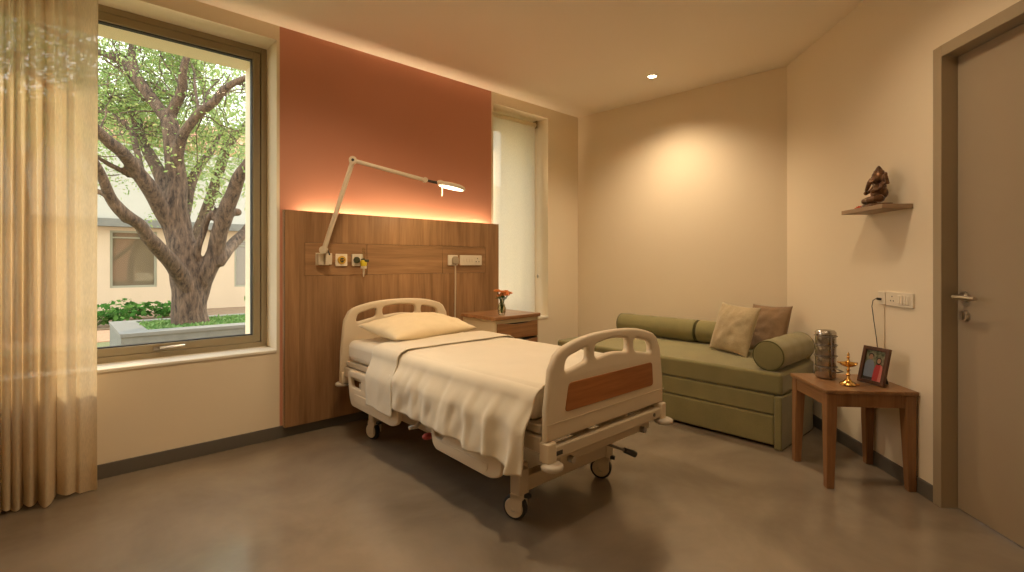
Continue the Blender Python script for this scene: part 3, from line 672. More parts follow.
# blanket: sheet over the mattress, hanging on both sides
MT = .662
def smooth(a, b, x):
    t_ = max(0, min(1, (x - a)/(b - a))); return t_*t_*(3 - 2*t_)
def drape(name, y0, y1, off, hem0, hem1, m, parent=None, ny=150, amp=1.0, seed=0, xsides=(1, 1), flare=0):
    """y0 head edge, y1 foot edge, hem0/hem1 near-side hem heights at each"""
    half = .435 + .012 + off; ru = .05
    nx_top = 44; nd = 40; rows = []
    for j in range(ny + 1):
        v = j/ny; y = y0 + (y1 - y0)*v; hem = hem0 + (hem1 - hem0)*v
        row = []
        L_side = MT + off - ru - hem
        us = [-(half - ru) * (1 - 2*i/nx_top) for i in range(nx_top + 1)]
        seq = []
        fold = smooth(2.3, 1.5, y)                         # folds deepen towards the foot
        for i in range(nd, 0, -1):                         # near side (x-)
            s_ = i/nd; seq.append(('s', -1, s_))
        for u in us: seq.append(('t', 0, u))
        for i in range(1, nd + 1): seq.append(('s', 1, i/nd))
        for kind, sg, q in seq:
            if kind == 't':
                x = q; e = max(0, (abs(x) - (half - .13))/.13)
                z = MT + off + .006 + .006*mnoise.noise(Vector((x*3 + seed, y*2.2, 1.7))) + .003*mnoise.noise(Vector((x*9, y*8 + seed, 4.7)))
                z -= .010*e*e
                z += .0035*math.sin(x*7 + y*4 + 2*mnoise.noise(Vector((x*2, y*2, 0))))*fold
                row.append((x, y, z))
            else:
                L_ = L_side + ru*PI/2; d = q*L_
                if d < ru*PI/2:
                    a = d/ru; x = (half - ru) + ru*math.sin(a); z = MT + off - ru + ru*math.cos(a) - .004
                    x0 = 0
                else:
                    x = half; z = MT + off - ru - (d - ru*PI/2) - .004; x0 = (d - ru*PI/2)/max(.05, L_side)
                w_ = smooth(0, .5, q)
                ph = y*38 + 3.6*mnoise.noise(Vector((y*2.3 + seed, 0, 5))) + q*2.0*mnoise.noise(Vector((y*3, q, 9)))
                f_ = (.5 + .5*math.sin(ph))**1.6*(.55 + .9*abs(mnoise.noise(Vector((y*2.9, 7, seed)))))
                out = amp*w_*(.004 + (.010 + .042*fold*q)*f_) + .010*w_*mnoise.noise(Vector((y*6, z*5 + seed, 2)))*amp + .007*w_*mnoise.noise(Vector((y*17 + z*6, z*9 - y*4 + seed, 6)))*amp
                out += .040*smooth(.22, .55, q) + flare*q*q*fold
                out = max(out, -.002)
                yy = y + .012*fold*q*math.cos(ph)*amp - .0*q
                hemw = .014*math.sin(ph*.5 + 1)*fold*q + .006*mnoise.noise(Vector((y*7, 3, seed)))*q
                row.append((sg*(x + out), yy, z + hemw))
        rows.append(row)
    mb = MB(); n = len(rows[0]); vs = [p_ for r_ in rows for p_ in r_]
    fs = [(j*n + i, j*n + i + 1, (j+1)*n + i + 1, (j+1)*n + i) for j in range(ny) for i in range(n - 1)]
    mb.add(vs, fs); o = mb.build(name, m, parent, smooth=True)
    sd = o.modifiers.new('thick', 'SOLIDIFY'); sd.thickness = .005; sd.offset = 1
    return o
bl = drape('bed_sheet', 2.60, 1.452, .004, .362, .335, M['sheet'], amp=1.25, seed=3, flare=.02)
bl.location = (BXC, 0, 0)
tag(bl, 'cream top sheet spread over the mattress, its long side hanging in folds', 'bed sheet')
fd = drape('turned_down_fold', 2.86, 2.555, .018, .322, .312, M['sheet'], bl, ny=44, amp=.45, seed=9)
fd['label'] = 'smooth turned-down band at the head of the sheet'

# pillow
def cushion(name, w_, h_, th, m, n=34, pinch=.10, wr=.006, seed=0, corner=1.0, edge=.004):
    vs = []; fs = []
    for sd in (1, -1):
        for j in range(n + 1):
            for i in range(n + 1):
                u = -1 + 2*i/n; v = -1 + 2*j/n
                u = math.sin(u*PI/2)*.35 + u*.65; v = math.sin(v*PI/2)*.35 + v*.65
                k = max(0, (1 - u*u))**.55 * max(0, (1 - v*v))**.55
                px = u*w_/2*(1 - pinch*(1 - v*v)*0 - pinch*(abs(u)**3)*(1 - v*v)); py = v*h_/2*(1 - pinch*(abs(v)**3)*(1 - u*u))
                z = sd*(edge*.5*(0 if k < 1e-6 else 1) + th/2*k + wr*k*mnoise.noise(Vector((u*3 + seed, v*3, sd)))*2 + wr*.5*mnoise.noise(Vector((u*8, v*8 + seed, sd)))*min(1, k*3))
                vs.append((px, py, z if k > 1e-6 else 0))
    N1 = n + 1
    for sdi in (0, 1):
        o_ = sdi*N1*N1
        for j in range(n):
            for i in range(n):
                q = (o_ + j*N1 + i, o_ + j*N1 + i + 1, o_ + (j+1)*N1 + i + 1, o_ + (j+1)*N1 + i); fs.append(q if sdi == 0 else q[::-1])
    return MB().add(vs, fs).build(name, m, None, smooth=True)
pw = cushion('pillow', .74, .43, .165, M['pillowcase'], 40, .06, .010, 2)
pw.location = (1.915, 3.05, .738); pw.rotation_euler = (math.radians(7), 0, math.radians(8))
tag(pw, 'plump cream pillow at the head of the bed', 'pillow')

# ------------------------------------------------------------------ bedside cabinet, vase
cx0, cx1, cy0, cy1, cz = 2.445, 2.955, 2.84, 3.28, .78
cb = thing('bedside_cabinet', 'cream bedside cabinet with walnut top and drawer fronts by the bed head', 'cabinet', ((cx0+cx1)/2, (cy0+cy1)/2, 0))
hx_, hy_ = (cx1-cx0)/2, (cy1-cy0)/2
MB().prism(rrect(-hx_, -hy_, hx_, hy_, .02), cz - .028, cz).build('cabinet_top', M['cab_wood'], cb, bevel=.005)
mb = MB(); I = .018
mb.box((-hx_ + I, -hy_ + I, .06), (-hx_ + I + .018, hy_ - I, cz - .029)); mb.box((hx_ - I - .018, -hy_ + I, .06), (hx_ - I, hy_ - I, cz - .029))
mb.box((-hx_ + I + .018, hy_ - I - .012, .06), (hx_ - I - .018, hy_ - I, cz - .029)); mb.box((-hx_ + I + .018, -hy_ + I + .004, .06), (hx_ - I - .018, hy_ - I - .012, .078))
mb.box((-hx_ + I + .018, -hy_ + I + .004, cz - .06), (hx_ - I - .018, hy_ - I - .012, cz - .029))
mb.build('cabinet_carcass', M['cab_cream'], cb, bevel=.002)
def drawer(z0, z1, name='drawer'):
    x0, x1 = -hx_ + I + .021, hx_ - I - .021
    n = 14; pts = [(x0, z0), (x1, z0), (x1, z1)]
    for i in range(n + 1):
        u = 1 - i/n; x = x0 + .05 + (x1 - x0 - .1)*u; pts.append((x, z1 - .015*math.sin(PI*u)))
    pts.append((x0, z1))
    o = plate(name, pts, [], .020, .003, M['cab_wood'], cb); o.location = (0, -hy_ + I - .001, 0)
    MB().box((x0, -hy_ + I + .012, z1 - .022), (x1, -hy_ + I + .05, z1 + .001)).build('finger_pull_shade', M['dark_plastic'], cb)  # dark block stands in for the shade inside the finger pull
drawer(.598, .724); drawer(.45, .582)
o = plate('cabinet_door', rrect(-hx_ + I + .021, .085, hx_ - I - .021, .435, .004), [], .018, .002, M['cab_cream'], cb); o.location = (0, -hy_ + I, 0)
for sx in (-1, 1):
    for sy in (-1, 1): MB().lathe([(.0001, 0), (.022, 0), (.022, .03), (.010, .06), (.0001, .061)], 18, (sx*(hx_ - .06), sy*(hy_ - .06), 0)).build('foot', M['dark_plastic'], cb, auto=40)
V = Vector((2.625, 2.965, cz + .0005))
v = thing('flower_vase', 'small clear glass vase of orange flowers on the bedside cabinet', 'vase', V); v.scale = (1.22, 1.22, 1.22)
MB().lathe([(.0001, 0), (.020, 0), (.026, .012), (.028, .04), (.022, .065), (.013, .082), (.014, .098), (.017, .102), (.0155, .102), (.012, .096), (.011, .082), (.019, .064), (.0245, .04), (.022, .014), (.0001, .006)], 28).build('glass_body', M['vase'], v, smooth=True)
MB().lathe([(.0001, .007), (.0215, .014), (.024, .04), (.0185, .062), (.0001, .062)], 24).build('water', M['water'], v, smooth=True)
for k in range(11):
    a = k*2.4; rr = .010 + .035*((k % 3)/2); tx, ty, tz = rr*math.cos(a)*1.3, rr*math.sin(a), .135 + .016*math.sin(k*1.9)
    f_ = bpy.data.objects.new('flower', None); C.objects.link(f_); f_.parent = v
    MB().tube([(.004*math.cos(a), .004*math.sin(a), .012), (tx*.3, ty*.3, .09), (tx, ty, tz)], .0018, 6).build('stem', M['stem'], f_)
    mb = MB()
    for ring, (n_, el, ln) in enumerate(((8, .25, .020), (6, .75, .017), (4, 1.15, .013))):
        for i in range(n_):
            an = 2*PI*i/n_ + ring*.4 + k; d = Vector((math.cos(an)*math.cos(el), math.sin(an)*math.cos(el), math.sin(el)))
            e_ = d.to_track_quat('X', 'Z').to_euler(); mb.ell(Vector((tx, ty, tz)) + d*ln*.6, (ln*.62, .0062, .0028), e_, 8, 6)
    mb.build('bloom', M['petal'], f_, smooth=True)
mb = MB()
for k in range(9):
    a = k*.9 + .4; d = Vector((math.cos(a), math.sin(a), .25 + .3*math.sin(k*2.1))).normalized(); e_ = d.to_track_quat('X', 'Z').to_euler()
    mb.ell(Vector((0, 0, .106)) + d*.026, (.020, .008, .0018), e_, 8, 6)
mb.build('leaves', M['stem'], v, smooth=True)

# roller blind in the narrow window
rb = thing('roller_blind', 'cream roller blind drawn down over the narrow window', 'blind', (3.40, 3.70, 0))
bx0, bx1 = W2[0] + .012 - 3.40, 3.758 - 3.40
MB().tube([(bx0, .012, 2.655), (bx1, .012, 2.655)], .026, 24).build('roller_tube', M['blind'], rb, auto=40)
for x in (bx0 - .006, bx1 + .001): MB().box((x, -.02, 2.622), (x + .008, .045, 2.700)).build('end_bracket', M['bronze_frame'], rb, bevel=.002)
mb = MB(); n = 30
vs = [(bx0 + .01 + (bx1 - bx0 - .02)*i/n, .0 + .0015*math.sin(i*.9), z) for z in (2.655, 2.0, 1.3, .665) for i in range(n + 1)]
mb.add(vs, [(j*(n+1) + i, j*(n+1) + i + 1, (j+1)*(n+1) + i + 1, (j+1)*(n+1) + i) for j in range(3) for i in range(n)])
mb.build('blind_fabric', M['blind'], rb, smooth=True)
MB().box((bx0 + .008, -.008, .645), (bx1 - .008, .008, .668)).build('bottom_bar', M['white_plastic'], rb, bevel=.003)
MB().tube([(bx1 + .012, -.018, 2.64), (bx1 + .013, -.020, 1.5), (bx1 + .012, -.018, 1.05)], .0022, 6).build('pull_chain', M['white_plastic'], rb)
MB().ell((bx1 + .012, -.018, 1.05), (.010, .010, .022)).build('chain_weight', M['nickel'], rb, smooth=True)

# curtain with pleats, hung from a ceiling track
def curtain():
    nx, nz = 420, 46; x0, x1 = -1.15, .168; vs = []
    for j in range(nz + 1):
        v_ = j/nz; z = 2.785 - (2.785 - .012)*v_
        for i in range(nx + 1):
            u = i/nx; x = x0 + (x1 - x0)*u
            ph = 2*PI*(28*min(u, .85) + 15*max(0, u - .85)) + 1.6*math.sin(u*17) + 1.1*math.sin(u*41 + 1) + .35*math.sin(v_*2.2 + u*11)
            am = (.024 + .030*smooth(0, .8, v_))*(.85 + .35*math.sin(u*31))
            am *= 1.25*(1 - .78*smooth(.84, .92, u))
            y = am*math.sin(ph) + .010*math.sin(2*ph + 1) + .008*mnoise.noise(Vector((x*6, z*1.2, 3)))
            xx = x + .012*math.cos(ph)*smooth(0, 1, v_)
            zz = z + (.010*math.sin(ph*.5) if j == nz else 0)
            vs.append((xx, 3.395 + y, max(zz, .003)))
    fs = [(j*(nx+1) + i, j*(nx+1) + i + 1, (j+1)*(nx+1) + i + 1, (j+1)*(nx+1) + i) for j in range(nz) for i in range(nx)]
    return vs, fs
ct = thing('curtain', 'floor-length sheer sand curtain drawn to the left of the large window', 'curtain', (0, 0, 0))
vs, fs = curtain(); fabric_o = MB().add(vs, fs).build('pleated_cloth', M['curtain'], ct, smooth=True)
nx = 420; hem = [p_ for p_ in vs if p_[2] < .16]
rows = sorted({k for k in range(47)}); hv = []
for j in (44, 45, 46): hv += [(p_[0], p_[1] - .004, p_[2] + (.0 if j < 46 else .001)) for p_ in vs[j*(nx+1):(j+1)*(nx+1)]]
MB().add(hv, [(j*(nx+1) + i, j*(nx+1) + i + 1, (j+1)*(nx+1) + i + 1, (j+1)*(nx+1) + i) for j in range(2) for i in range(nx)]).build('hem', M['curtain'], ct, smooth=True)
mb = MB().box((-1.4, 3.375, CZ - .022), (.20, 3.415, CZ - .0005)); tr_ = mb.build('curtain_track', M['white_plastic'], None, bevel=.003)
tag(tr_, 'slim ivory curtain track along the ceiling above the large window', 'curtain track')

# ------------------------------------------------------------------ daybed
SY0, SY1, SXF, SXB = 1.14, 3.06, 3.385, 4.315
db = thing('daybed', 'long olive green upholstered daybed with a trundle base against the far wall', 'sofa', (SXF, SY0, 0))
def sp(pts): return [(x - SXF, y - SY0) for x, y in pts]
# the far right corner is cut to follow the slanting door wall
def cutpoly(x0, x1, y0, y1, gap):
    q = B + N*gap
    def wall_x(y): return q.x + T.x/T.y*(y - q.y)
    def wall_y(x): return q.y + T.y/T.x*(x - q.x)
    return sp([(x0, y0), (wall_x(y0), y0), (x1, wall_y(x1)), (x1, y1), (x0, y1)])
def soft(mb, name, m, bev, seg=4): return mb.build(name, m, db, bevel=bev, bseg=seg)
soft(MB().prism(cutpoly(SXF, SXB, SY0 + .004, SY1, .03), .346, .487), 'seat_cushion', M['green'], .022)
soft(MB().prism(cutpoly(SXF + .004, SXB, SY0 + .05, SY1 - .05, .05), .215, .343), 'front_rail', M['green'], .012)
soft(MB().prism(sp([(SXF + .002, SY0 + .052), (SXF + .60, SY0 + .052), (SXF + .60, SY1 - .052), (SXF + .002, SY1 - .052)]), .02, .211), 'trundle_drawer', M['green'], .014)
soft(MB().prism(sp([(SXF - .018, SY0), (3.99, SY0), (4.03, SY0 + .046), (SXF - .018, SY0 + .046)]), .004, .343), 'side_panel', M['green'], .010)
soft(MB().prism(sp([(SXF - .018, SY1 - .046), (SXB, SY1 - .046), (SXB, SY1), (SXF - .018, SY1)]), .004, .343), 'side_panel', M['green'], .010)
def bolster(name, a, b, r, label):
    a = Vector(a); b = Vector(b); d = (b - a); Ln = d.length; d.normalize()
    prof = []
    n = 8
    for i in range(n + 1): an = PI/2*i/n; prof.append((max(.0001, (r - .02) + .02*math.sin(an) if i else r - .02), -Ln/2 + .02 - .02*math.cos(an)))
    mid = [(r + .002*math.sin(k*2.1), -Ln/2 + .02 + (Ln - .04)*k/10) for k in range(1, 10)]
    prof2 = [(rr, -z) for rr, z in prof[::-1]]
    full = [(.0001, -Ln/2 - .006), (r*.5, -Ln/2 - .004)] + prof + mid + prof2 + [(r*.5, Ln/2 + .004), (.0001, Ln/2 + .006)]
    o = MB().lathe(full, 40).build(name, M['green'], None, smooth=True)
    o.location = (a + b)/2; o.rotation_euler = d.to_track_quat('Z', 'Y').to_euler()
    for z in (-Ln/2 + .004, Ln/2 - .004):
        pts = [((r - .004)*math.cos(2*PI*k/40), (r - .004)*math.sin(2*PI*k/40), z) for k in range(41)]
        MB().tube(pts, .0035, 6, cap=False).build('piping', M['green_dark'], o, smooth=True)
    tag(o, label, 'bolster', 'olive bolsters on the daybed'); return o
bz = .488
bolster('bolster', (4.205, 2.92, bz + .098), (4.205, 2.112, bz + .098), .098, 'left long olive bolster against the far wall on the daybed')
bolster('bolster', (4.212, 2.106, bz + .098), (4.225, 1.66, bz + .098), .098, 'right olive bolster against the far wall, partly behind the beige cushion')
bolster('bolster', (3.425, 1.243, bz + .098), (4.045, 1.243, bz + .098), .099, 'olive bolster lying across the right end of the daybed as an armrest')
cu = cushion('cushion', .395, .395, .125, M['beige_weave'], 34, .07, .006, 5); cu.location = (3.98, 1.77, .497 + .20)
tag(cu, 'square beige linen cushion leaning on the right long bolster', 'cushion', 'square scatter cushions')
c2 = cushion('cushion', .385, .385, .12, M['brown_weave'], 34, .07, .006, 11); c2.location = (4.07, 1.49, .497 + .21)
tag(c2, 'square brown linen cushion behind the beige one by the end bolster', 'cushion', 'square scatter cushions')

# ------------------------------------------------------------------ side table by the door wall
tc_ = Vector((3.294, .760)); tdir = Vector((.743, .669)).normalized(); trot = math.atan2(tdir.y, tdir.x)
tb = thing('side_table', 'square oak side table with tapered legs against the door wall', 'table', (tc_.x, tc_.y, 0), trot)
TH = .524; tx_, ty_ = .206, .230
MB().prism(rrect(-tx_, -ty_, tx_, ty_, .006, 3), TH - .020, TH).build('tabletop', M['table_wood'], tb, bevel=.004)
for sx in (-1, 1):
    for sy in (-1, 1):
        x0, x1 = sorted((sx*(tx_ - .008), sx*(tx_ - .062))); y0, y1 = sorted((sy*(ty_ - .008), sy*(ty_ - .062)))
        xo, yo = sx*(tx_ - .008), sy*(ty_ - .008); xi, yi = sx*(tx_ - .046), sy*(ty_ - .046); xm, ym = sx*(tx_ - .062), sy*(ty_ - .062)
        mb = MB(); vs = []
        for z, a_, b_ in ((0, xi, yi), (TH - .10, xm, ym), (TH - .0205, xm, ym)): vs += [(xo, yo, z), (a_, yo, z), (a_, b_, z), (xo, b_, z)]
        mb.add(vs, [(0, 1, 2, 3), (8, 9, 10, 11)] + [(k*4 + i, k*4 + (i+1) % 4, (k+1)*4 + (i+1) % 4, (k+1)*4 + i) for k in range(2) for i in range(4)])
        mb.build('leg', M['leg_wood'], tb, bevel=.004)
for sy in (-1, 1):
    y0, y1 = sorted((sy*(ty_ - .014), sy*(ty_ - .034))); MB().box((-tx_ + .06, y0, TH - .09), (tx_ - .06, y1, TH - .0205)).build('apron', M['table_wood'], tb, bevel=.002)
for sx in (-1, 1):
    x0, x1 = sorted((sx*(tx_ - .014), sx*(tx_ - .034))); MB().box((x0, -ty_ + .06, TH - .09), (x1, ty_ - .06, TH - .0205)).build('apron', M['leg_wood'], tb, bevel=.002)

# steel tiffin carrier
tf = thing('tiffin_carrier', 'stacked stainless steel tiffin carrier on the side table, left of the brass lamp', 'lunch box', (3.302, .880, TH + .0005), trot); tf.scale = (1.2, 1.2, 1.2)
R_ = .044
for k in range(4):
    z = .004 + k*.052
    MB().lathe([(.0001, z), (R_ - .003, z), (R_, z + .004), (R_, z + .044), (R_ + .002, z + .046), (R_ + .002, z + .050), (R_ - .002, z + .0515), (.0001, z + .0515)], 36).build('steel_bowl', M['steel'], tf, auto=40)
MB().lathe([(.0001, .2125), (R_ + .001, .2125), (R_ + .001, .222), (R_ - .006, .232), (.0001, .236)], 36).build('lid', M['steel'], tf, auto=50)
mb = MB()
for z in (.058, .110, .162, .205):
    mb.tube([((R_ + .004)*math.cos(2*PI*k/36), (R_ + .004)*math.sin(2*PI*k/36), z) for k in range(37)], .0022, 6, cap=False)
mb.build('wire_band', M['steel_dark'], tf, smooth=True)
mb = MB()
for sx in (-1, 1): mb.tube([(sx*(R_ + .004), 0, .012), (sx*(R_ + .010), 0, .03), (sx*(R_ + .010), 0, .200), (sx*(R_ + .004), 0, .212)], .003, 8)
mb.tube([(-(R_ + .010), 0, .045), (-(R_ + .022), -.02, .040), (-.03, -(R_ + .02), .038), (0, -(R_ + .022), .037), (.03, -(R_ + .02), .038), ((R_ + .022), -.02, .040), ((R_ + .010), 0, .045)], .003, 8)
mb.build('handle', M['steel_dark'], tf, smooth=True)

# brass oil lamp
bl_ = thing('brass_oil_lamp', 'small polished brass oil lamp on the side table before the photo frame', 'oil lamp', (3.205, .745, TH + .0005), .3); bl_.scale = (1.08, 1.08, 1.25)
MB().lathe([(.0001, 0), (.036, 0), (.040, .004), (.038, .008), (.024, .014), (.014, .022), (.008, .030), (.007, .040), (.012, .045), (.007, .050), (.006, .062), (.010, .066), (.006, .070), (.006, .078)], 32).build('stand', M['brass'], bl_, auto=50)
MB().lathe([(.006, .078), (.018, .081), (.034, .088), (.040, .096), (.038, .097), (.030, .090), (.016, .085), (.0001, .084)], 32).build('oil_dish', M['brass'], bl_, auto=50)
for k in range(5):
    a = 2*PI*k/5 + .2; MB().ell((.040*math.cos(a), .040*math.sin(a), .0955), (.010, .005, .003), Vector((math.cos(a), math.sin(a), .1)).to_track_quat('X', 'Z').to_euler(), 10, 6).build('spout', M['brass'], bl_, smooth=True)
MB().lathe([(.0055, .084), (.0045, .100), (.009, .104), (.005, .108), (.0045, .118), (.008, .123), (.004, .128), (.006, .134), (.0001, .146)], 24).build('finial', M['brass'], bl_, auto=50)
mb = MB()
for k in range(3):
    a = 2*PI*k/3 + .5; mb.ell((.036*math.cos(a), .036*math.sin(a), .005), (.014, .009, .005), Vector((math.cos(a), math.sin(a), 0)).to_track_quat('X', 'Z').to_euler(), 10, 6)
mb.build('foot', M['brass'], bl_, smooth=True)

# framed photograph on an easel back
# drawn facing local -y, leaning back
PF_rot = math.radians(-119.6)
pf = thing('photo_frame', 'dark wooden photo frame with a couple in blue and pink, on the side table', 'photo frame', (3.302, .664, TH + .0005), PF_rot); pf.scale = (1.04, 1.04, 1.04)
LEAN = Matrix.Rotation(math.radians(-14), 4, 'X')
fw, fh, bw = .148, .198, .020
def pfm(o): o.location = (0, 0, .003); o.rotation_euler = (math.radians(-14), 0, 0); return o
fo = plate('frame_moulding', [(-fw/2, 0), (fw/2, 0), (fw/2, fh), (-fw/2, fh)], [[(-fw/2 + bw, bw), (fw/2 - bw, bw), (fw/2 - bw, fh - bw), (-fw/2 + bw, fh - bw)]], .018, .003, M['dark_wood'], pf); pfm(fo)
ph_m = mat('photo_foliage_background', (.05, .07, .025, 1), .35, noise=(45, (.42, .38, .24, 1), .85))
ph = MB().box((-fw/2 + .015, .001, .015), (fw/2 - .015, .003, fh - .015)).build('photograph', ph_m, pf); pfm(ph)
def flatpoly(name, pts, col, y, rough=.35):
    mb = MB(); n = len(pts); mb.add([(x, y, z) for x, z in pts], [tuple(range(n))]); return mb.build(name, mat(name + '_print', col, rough), ph)
def disc(cx_, cz_, rx, rz, n=20): return [(cx_ + rx*math.cos(2*PI*k/n), cz_ + rz*math.sin(2*PI*k/n)) for k in range(n)]
z0 = .020
flatpoly('blue_shirt', rpoly([(-.052, z0 + .015), (-.054, .10), (-.046, .122), (-.026, .130), (-.006, .122), (.004, .085), (.0, z0 + .015)], .008), (.22, .25, .33, 1), .0006)
flatpoly('dark_trousers', [(-.050, z0), (.0, z0), (.0, z0 + .016), (-.050, z0 + .016)], (.06, .04, .03, 1), .0005)
flatpoly('man_hair', disc(-.025, .150, .0145, .013), (.02, .014, .01, 1), .0006)
flatpoly('man_face', disc(-.025, .143, .0115, .0145), (.42, .22, .13, 1), .0004)
flatpoly('pink_dress', rpoly([(.0, z0), (.002, .080), (.010, .106), (.024, .114), (.040, .106), (.050, .080), (.052, z0)], .008), (.55, .05, .06, 1), .0003)
flatpoly('pink_scarf', [(.030, z0), (.036, .108), (.046, .100), (.050, z0)], (.70, .22, .20, 1), .0002)
flatpoly('woman_hair', disc(.022, .126, .0150, .0205), (.02, .012, .01, 1), .0002)
flatpoly('woman_face', disc(.022, .127, .0100, .0130), (.48, .26, .16, 1), .0001)
gl = MB().box((-fw/2 + .017, -.003, .017), (fw/2 - .017, -.0015, fh - .017)).build('frame_glass', M['pane'], pf); pfm(gl)
bk = MB().box((-fw/2 + .008, .010, .008), (fw/2 - .008, .013, fh - .008)).build('back_board', M['dark_plastic'], pf); pfm(bk)
st = MB(); st.prism([(-.028, .0), (.028, .0), (.018, .145), (-.018, .145)], 0, .003)
so = st.build('easel_stand', M['dark_plastic'], pf); so.location = (0, .088, .002); so.rotation_euler = (math.radians(107), 0, 0)

# ------------------------------------------------------------------ shelf with figurine
sh0, sh1, shz = 1.072, 1.452, 1.486
sm = (sh0 + sh1)/2
so_ = MB().box((-(sh1-sh0)/2, min(0, ysg*.155), 0), ((sh1-sh0)/2, max(0, ysg*.155), .024)).build('wall_shelf', M['shelf'], None, bevel=.002)
so_.location = dw(sm, .001, shz); so_.rotation_euler = (0, 0, DW_ROT)
tag(so_, 'small taupe floating shelf on the door wall', 'shelf')
fz = shz + .0245
fl = thing('flower_offering', 'small red-orange flower head lying on the wall shelf beside the figurine', 'flower', dw(sh0 + .085, .095, fz))
mb = MB()
for ring, (n_, el, ln) in enumerate(((12, .15, .026), (10, .5, .022), (7, .9, .018), (4, 1.3, .014))):
    for i in range(n_):
        an = 2*PI*i/n_ + ring*.3; d = Vector((math.cos(an)*math.cos(el), math.sin(an)*math.cos(el), math.sin(el)))
        mb.ell(Vector((0, 0, .004)) + d*ln*.6, (ln*.6, .006, .003), d.to_track_quat('X', 'Z').to_euler(), 8, 6)
mb.build('petals', M['red_petal'], fl, smooth=True)
MB().lathe([(.0001, 0), (.010, .001), (.012, .006), (.0001, .012)], 12).build('flower_base', M['stem'], fl, smooth=True)

# seated elephant-headed figurine, one fused body; faces local -y
fig_loc = dw(sh0 + .225, .078, fz)
fg = thing('deity_figurine', 'dark bronze seated elephant-headed figurine on the wall shelf', 'figurine', fig_loc, 0)
mb = MB(); el = mb.ell
el((0, .002, .060), (.040, .031, .034))                     # belly
el((0, .004, .090), (.031, .023, .022))                     # chest
el((0, -.004, .128), (.029, .026, .026))                    # head
el((-.014, -.006, .137), (.014, .015, .014)); el((.014, -.006, .137), (.014, .015, .014))
for sx in (-1, 1):
    el((sx*.034, .004, .122), (.018, .006, .022), None)    # ears
    mb.tube([(sx*.018, -.006, .032), (sx*.046, -.020, .030), (sx*.050, -.034, .026), (sx*.020, -.046, .024), (sx*-.008, -.044, .024)], [.020, .018, .015, .012, .010], 12)  # crossed legs
    el((sx*-.014, -.046, .022), (.012, .010, .008))
    # front arms
    mb.tube([(sx*.030, .002, .102), (sx*.044, -.010, .078), (sx*.034, -.032, .064)], [.011, .009, .007], 10); el((sx*.032, -.036, .064), (.010, .009, .010))
    # raised rear arms
    mb.tube([(sx*.030, .008, .104), (sx*.056, .008, .098), (sx*.060, .002, .130)], [.010, .008, .006], 10); el((sx*.060, .0, .138), (.008, .006, .012))
    mb.tube([(sx*.010, -.024, .118), (sx*.016, -.034, .110)], [.0035, .0015], 8)   # tusks
mb.tube([(0, -.026, .126), (.002, -.036, .110), (-.002, -.040, .092), (-.010, -.042, .078), (-.020, -.040, .074), (-.022, -.040, .082)], [.011, .010, .009, .007, .006, .005], 12)  # trunk
mb.lathe([(.026, .146), (.024, .152), (.019, .160), (.020, .163), (.013, .172), (.012, .176), (.005, .188), (.0001, .192)], 20)   # crown
body = mb.build('figurine_body', M['bronze'], fg)
rm = body.modifiers.new('fuse', 'REMESH'); rm.mode = 'VOXEL'; rm.voxel_size = .0022; rm.use_smooth_shade = True
mb = MB(); mb.prism(rrect(-.060, -.052, .060, .040, .014), 0, .008); mb.prism(rrect(-.054, -.047, .054, .035, .014), .008, .014)
mb.build('plinth', M['bronze'], fg, bevel=.003)
for o_ in (body,): o_.location = (0, 0, .006)
# facing: into the room and towards the camera side
fg.rotation_euler = (0, 0, math.atan2(N.y, N.x) + PI/2 - math.radians(8))
fg.scale = (1.30, 1.30, 1.17)

# ------------------------------------------------------------------ sockets and cable on the door wall
def dplate(name, label, cat, s0, s1, z0, z1, proud=.010):
    t = thing(name, label, cat, dw((s0+s1)/2, 0, (z0+z1)/2), DW_ROT if ysg < 0 else DW_ROT + PI)
    w_, h_ = (s1-s0)/2, (z1-z0)/2
    o = plate('face_plate', rrect(-w_, -h_, w_, h_, .006), [], proud, .0025, M['white_plastic'], t); o.location = (0, -proud/2, 0); return t
t = dplate('wall_socket', 'small ivory outlet on the door wall with a dark cable plugged in', 'wall socket', 1.176, 1.240, .955, 1.030)
t = dplate('switch_plate', 'ivory switch plate with a socket and rockers on the door wall', 'switch', 1.247, 1.462, .953, 1.033)
# local +x of this plate runs towards increasing or decreasing s
sgx = 1 if ysg < 0 else -1
for i in range(4): MB().box((sgx*(.0 + i*.024) - .010, -.0135, -.024), (sgx*(.0 + i*.024) + .010, -.0095, .024)).build('rocker_switch', M['white_plastic'], t, bevel=.0015)
for dx, dz in ((0, .014), (-.011, -.010), (.011, -.010)): MB().cyl((-sgx*.055 + dx, -.0108, dz), (-sgx*.055 + dx, -.0095, dz), .004, 12).build('socket_hole', M['dark_plastic'], t)
g0 = dw(1.205, .010, .985)
cbl = thing('charging_cable', 'thin dark cable looping from the outlet down behind the photo frame', 'cable', g0)
pts = [dw(1.205, .010, .985), dw(1.195, .030, .988), dw(1.172, .034, .975), dw(1.155, .030, .94), dw(1.158, .022, .86), dw(1.175, .018, .76), dw(1.19, .016, .66), dw(1.20, .016, .56), dw(1.20, .020, .53)]
MB().tube([tuple(p_ - g0) for p_ in pts], .0022, 8).build('cord', M['dark_plastic'], cbl, smooth=True)
pts = [dw(1.205, .009, .985), dw(1.198, .030, .987)]
MB().tube([tuple(p_ - g0) for p_ in pts], .007, 10).build('plug', M['dark_plastic'], cbl, auto=40)
pts = [dw(1.222, .004, .955), dw(1.222, .004, .53)]
cc = MB().tube([tuple(p_) for p_ in pts], .003, 8).build('cable_conduit', M['wall'], None, auto=40)
tag(cc, 'thin cream cable running straight down the door wall below the outlet', 'cable')

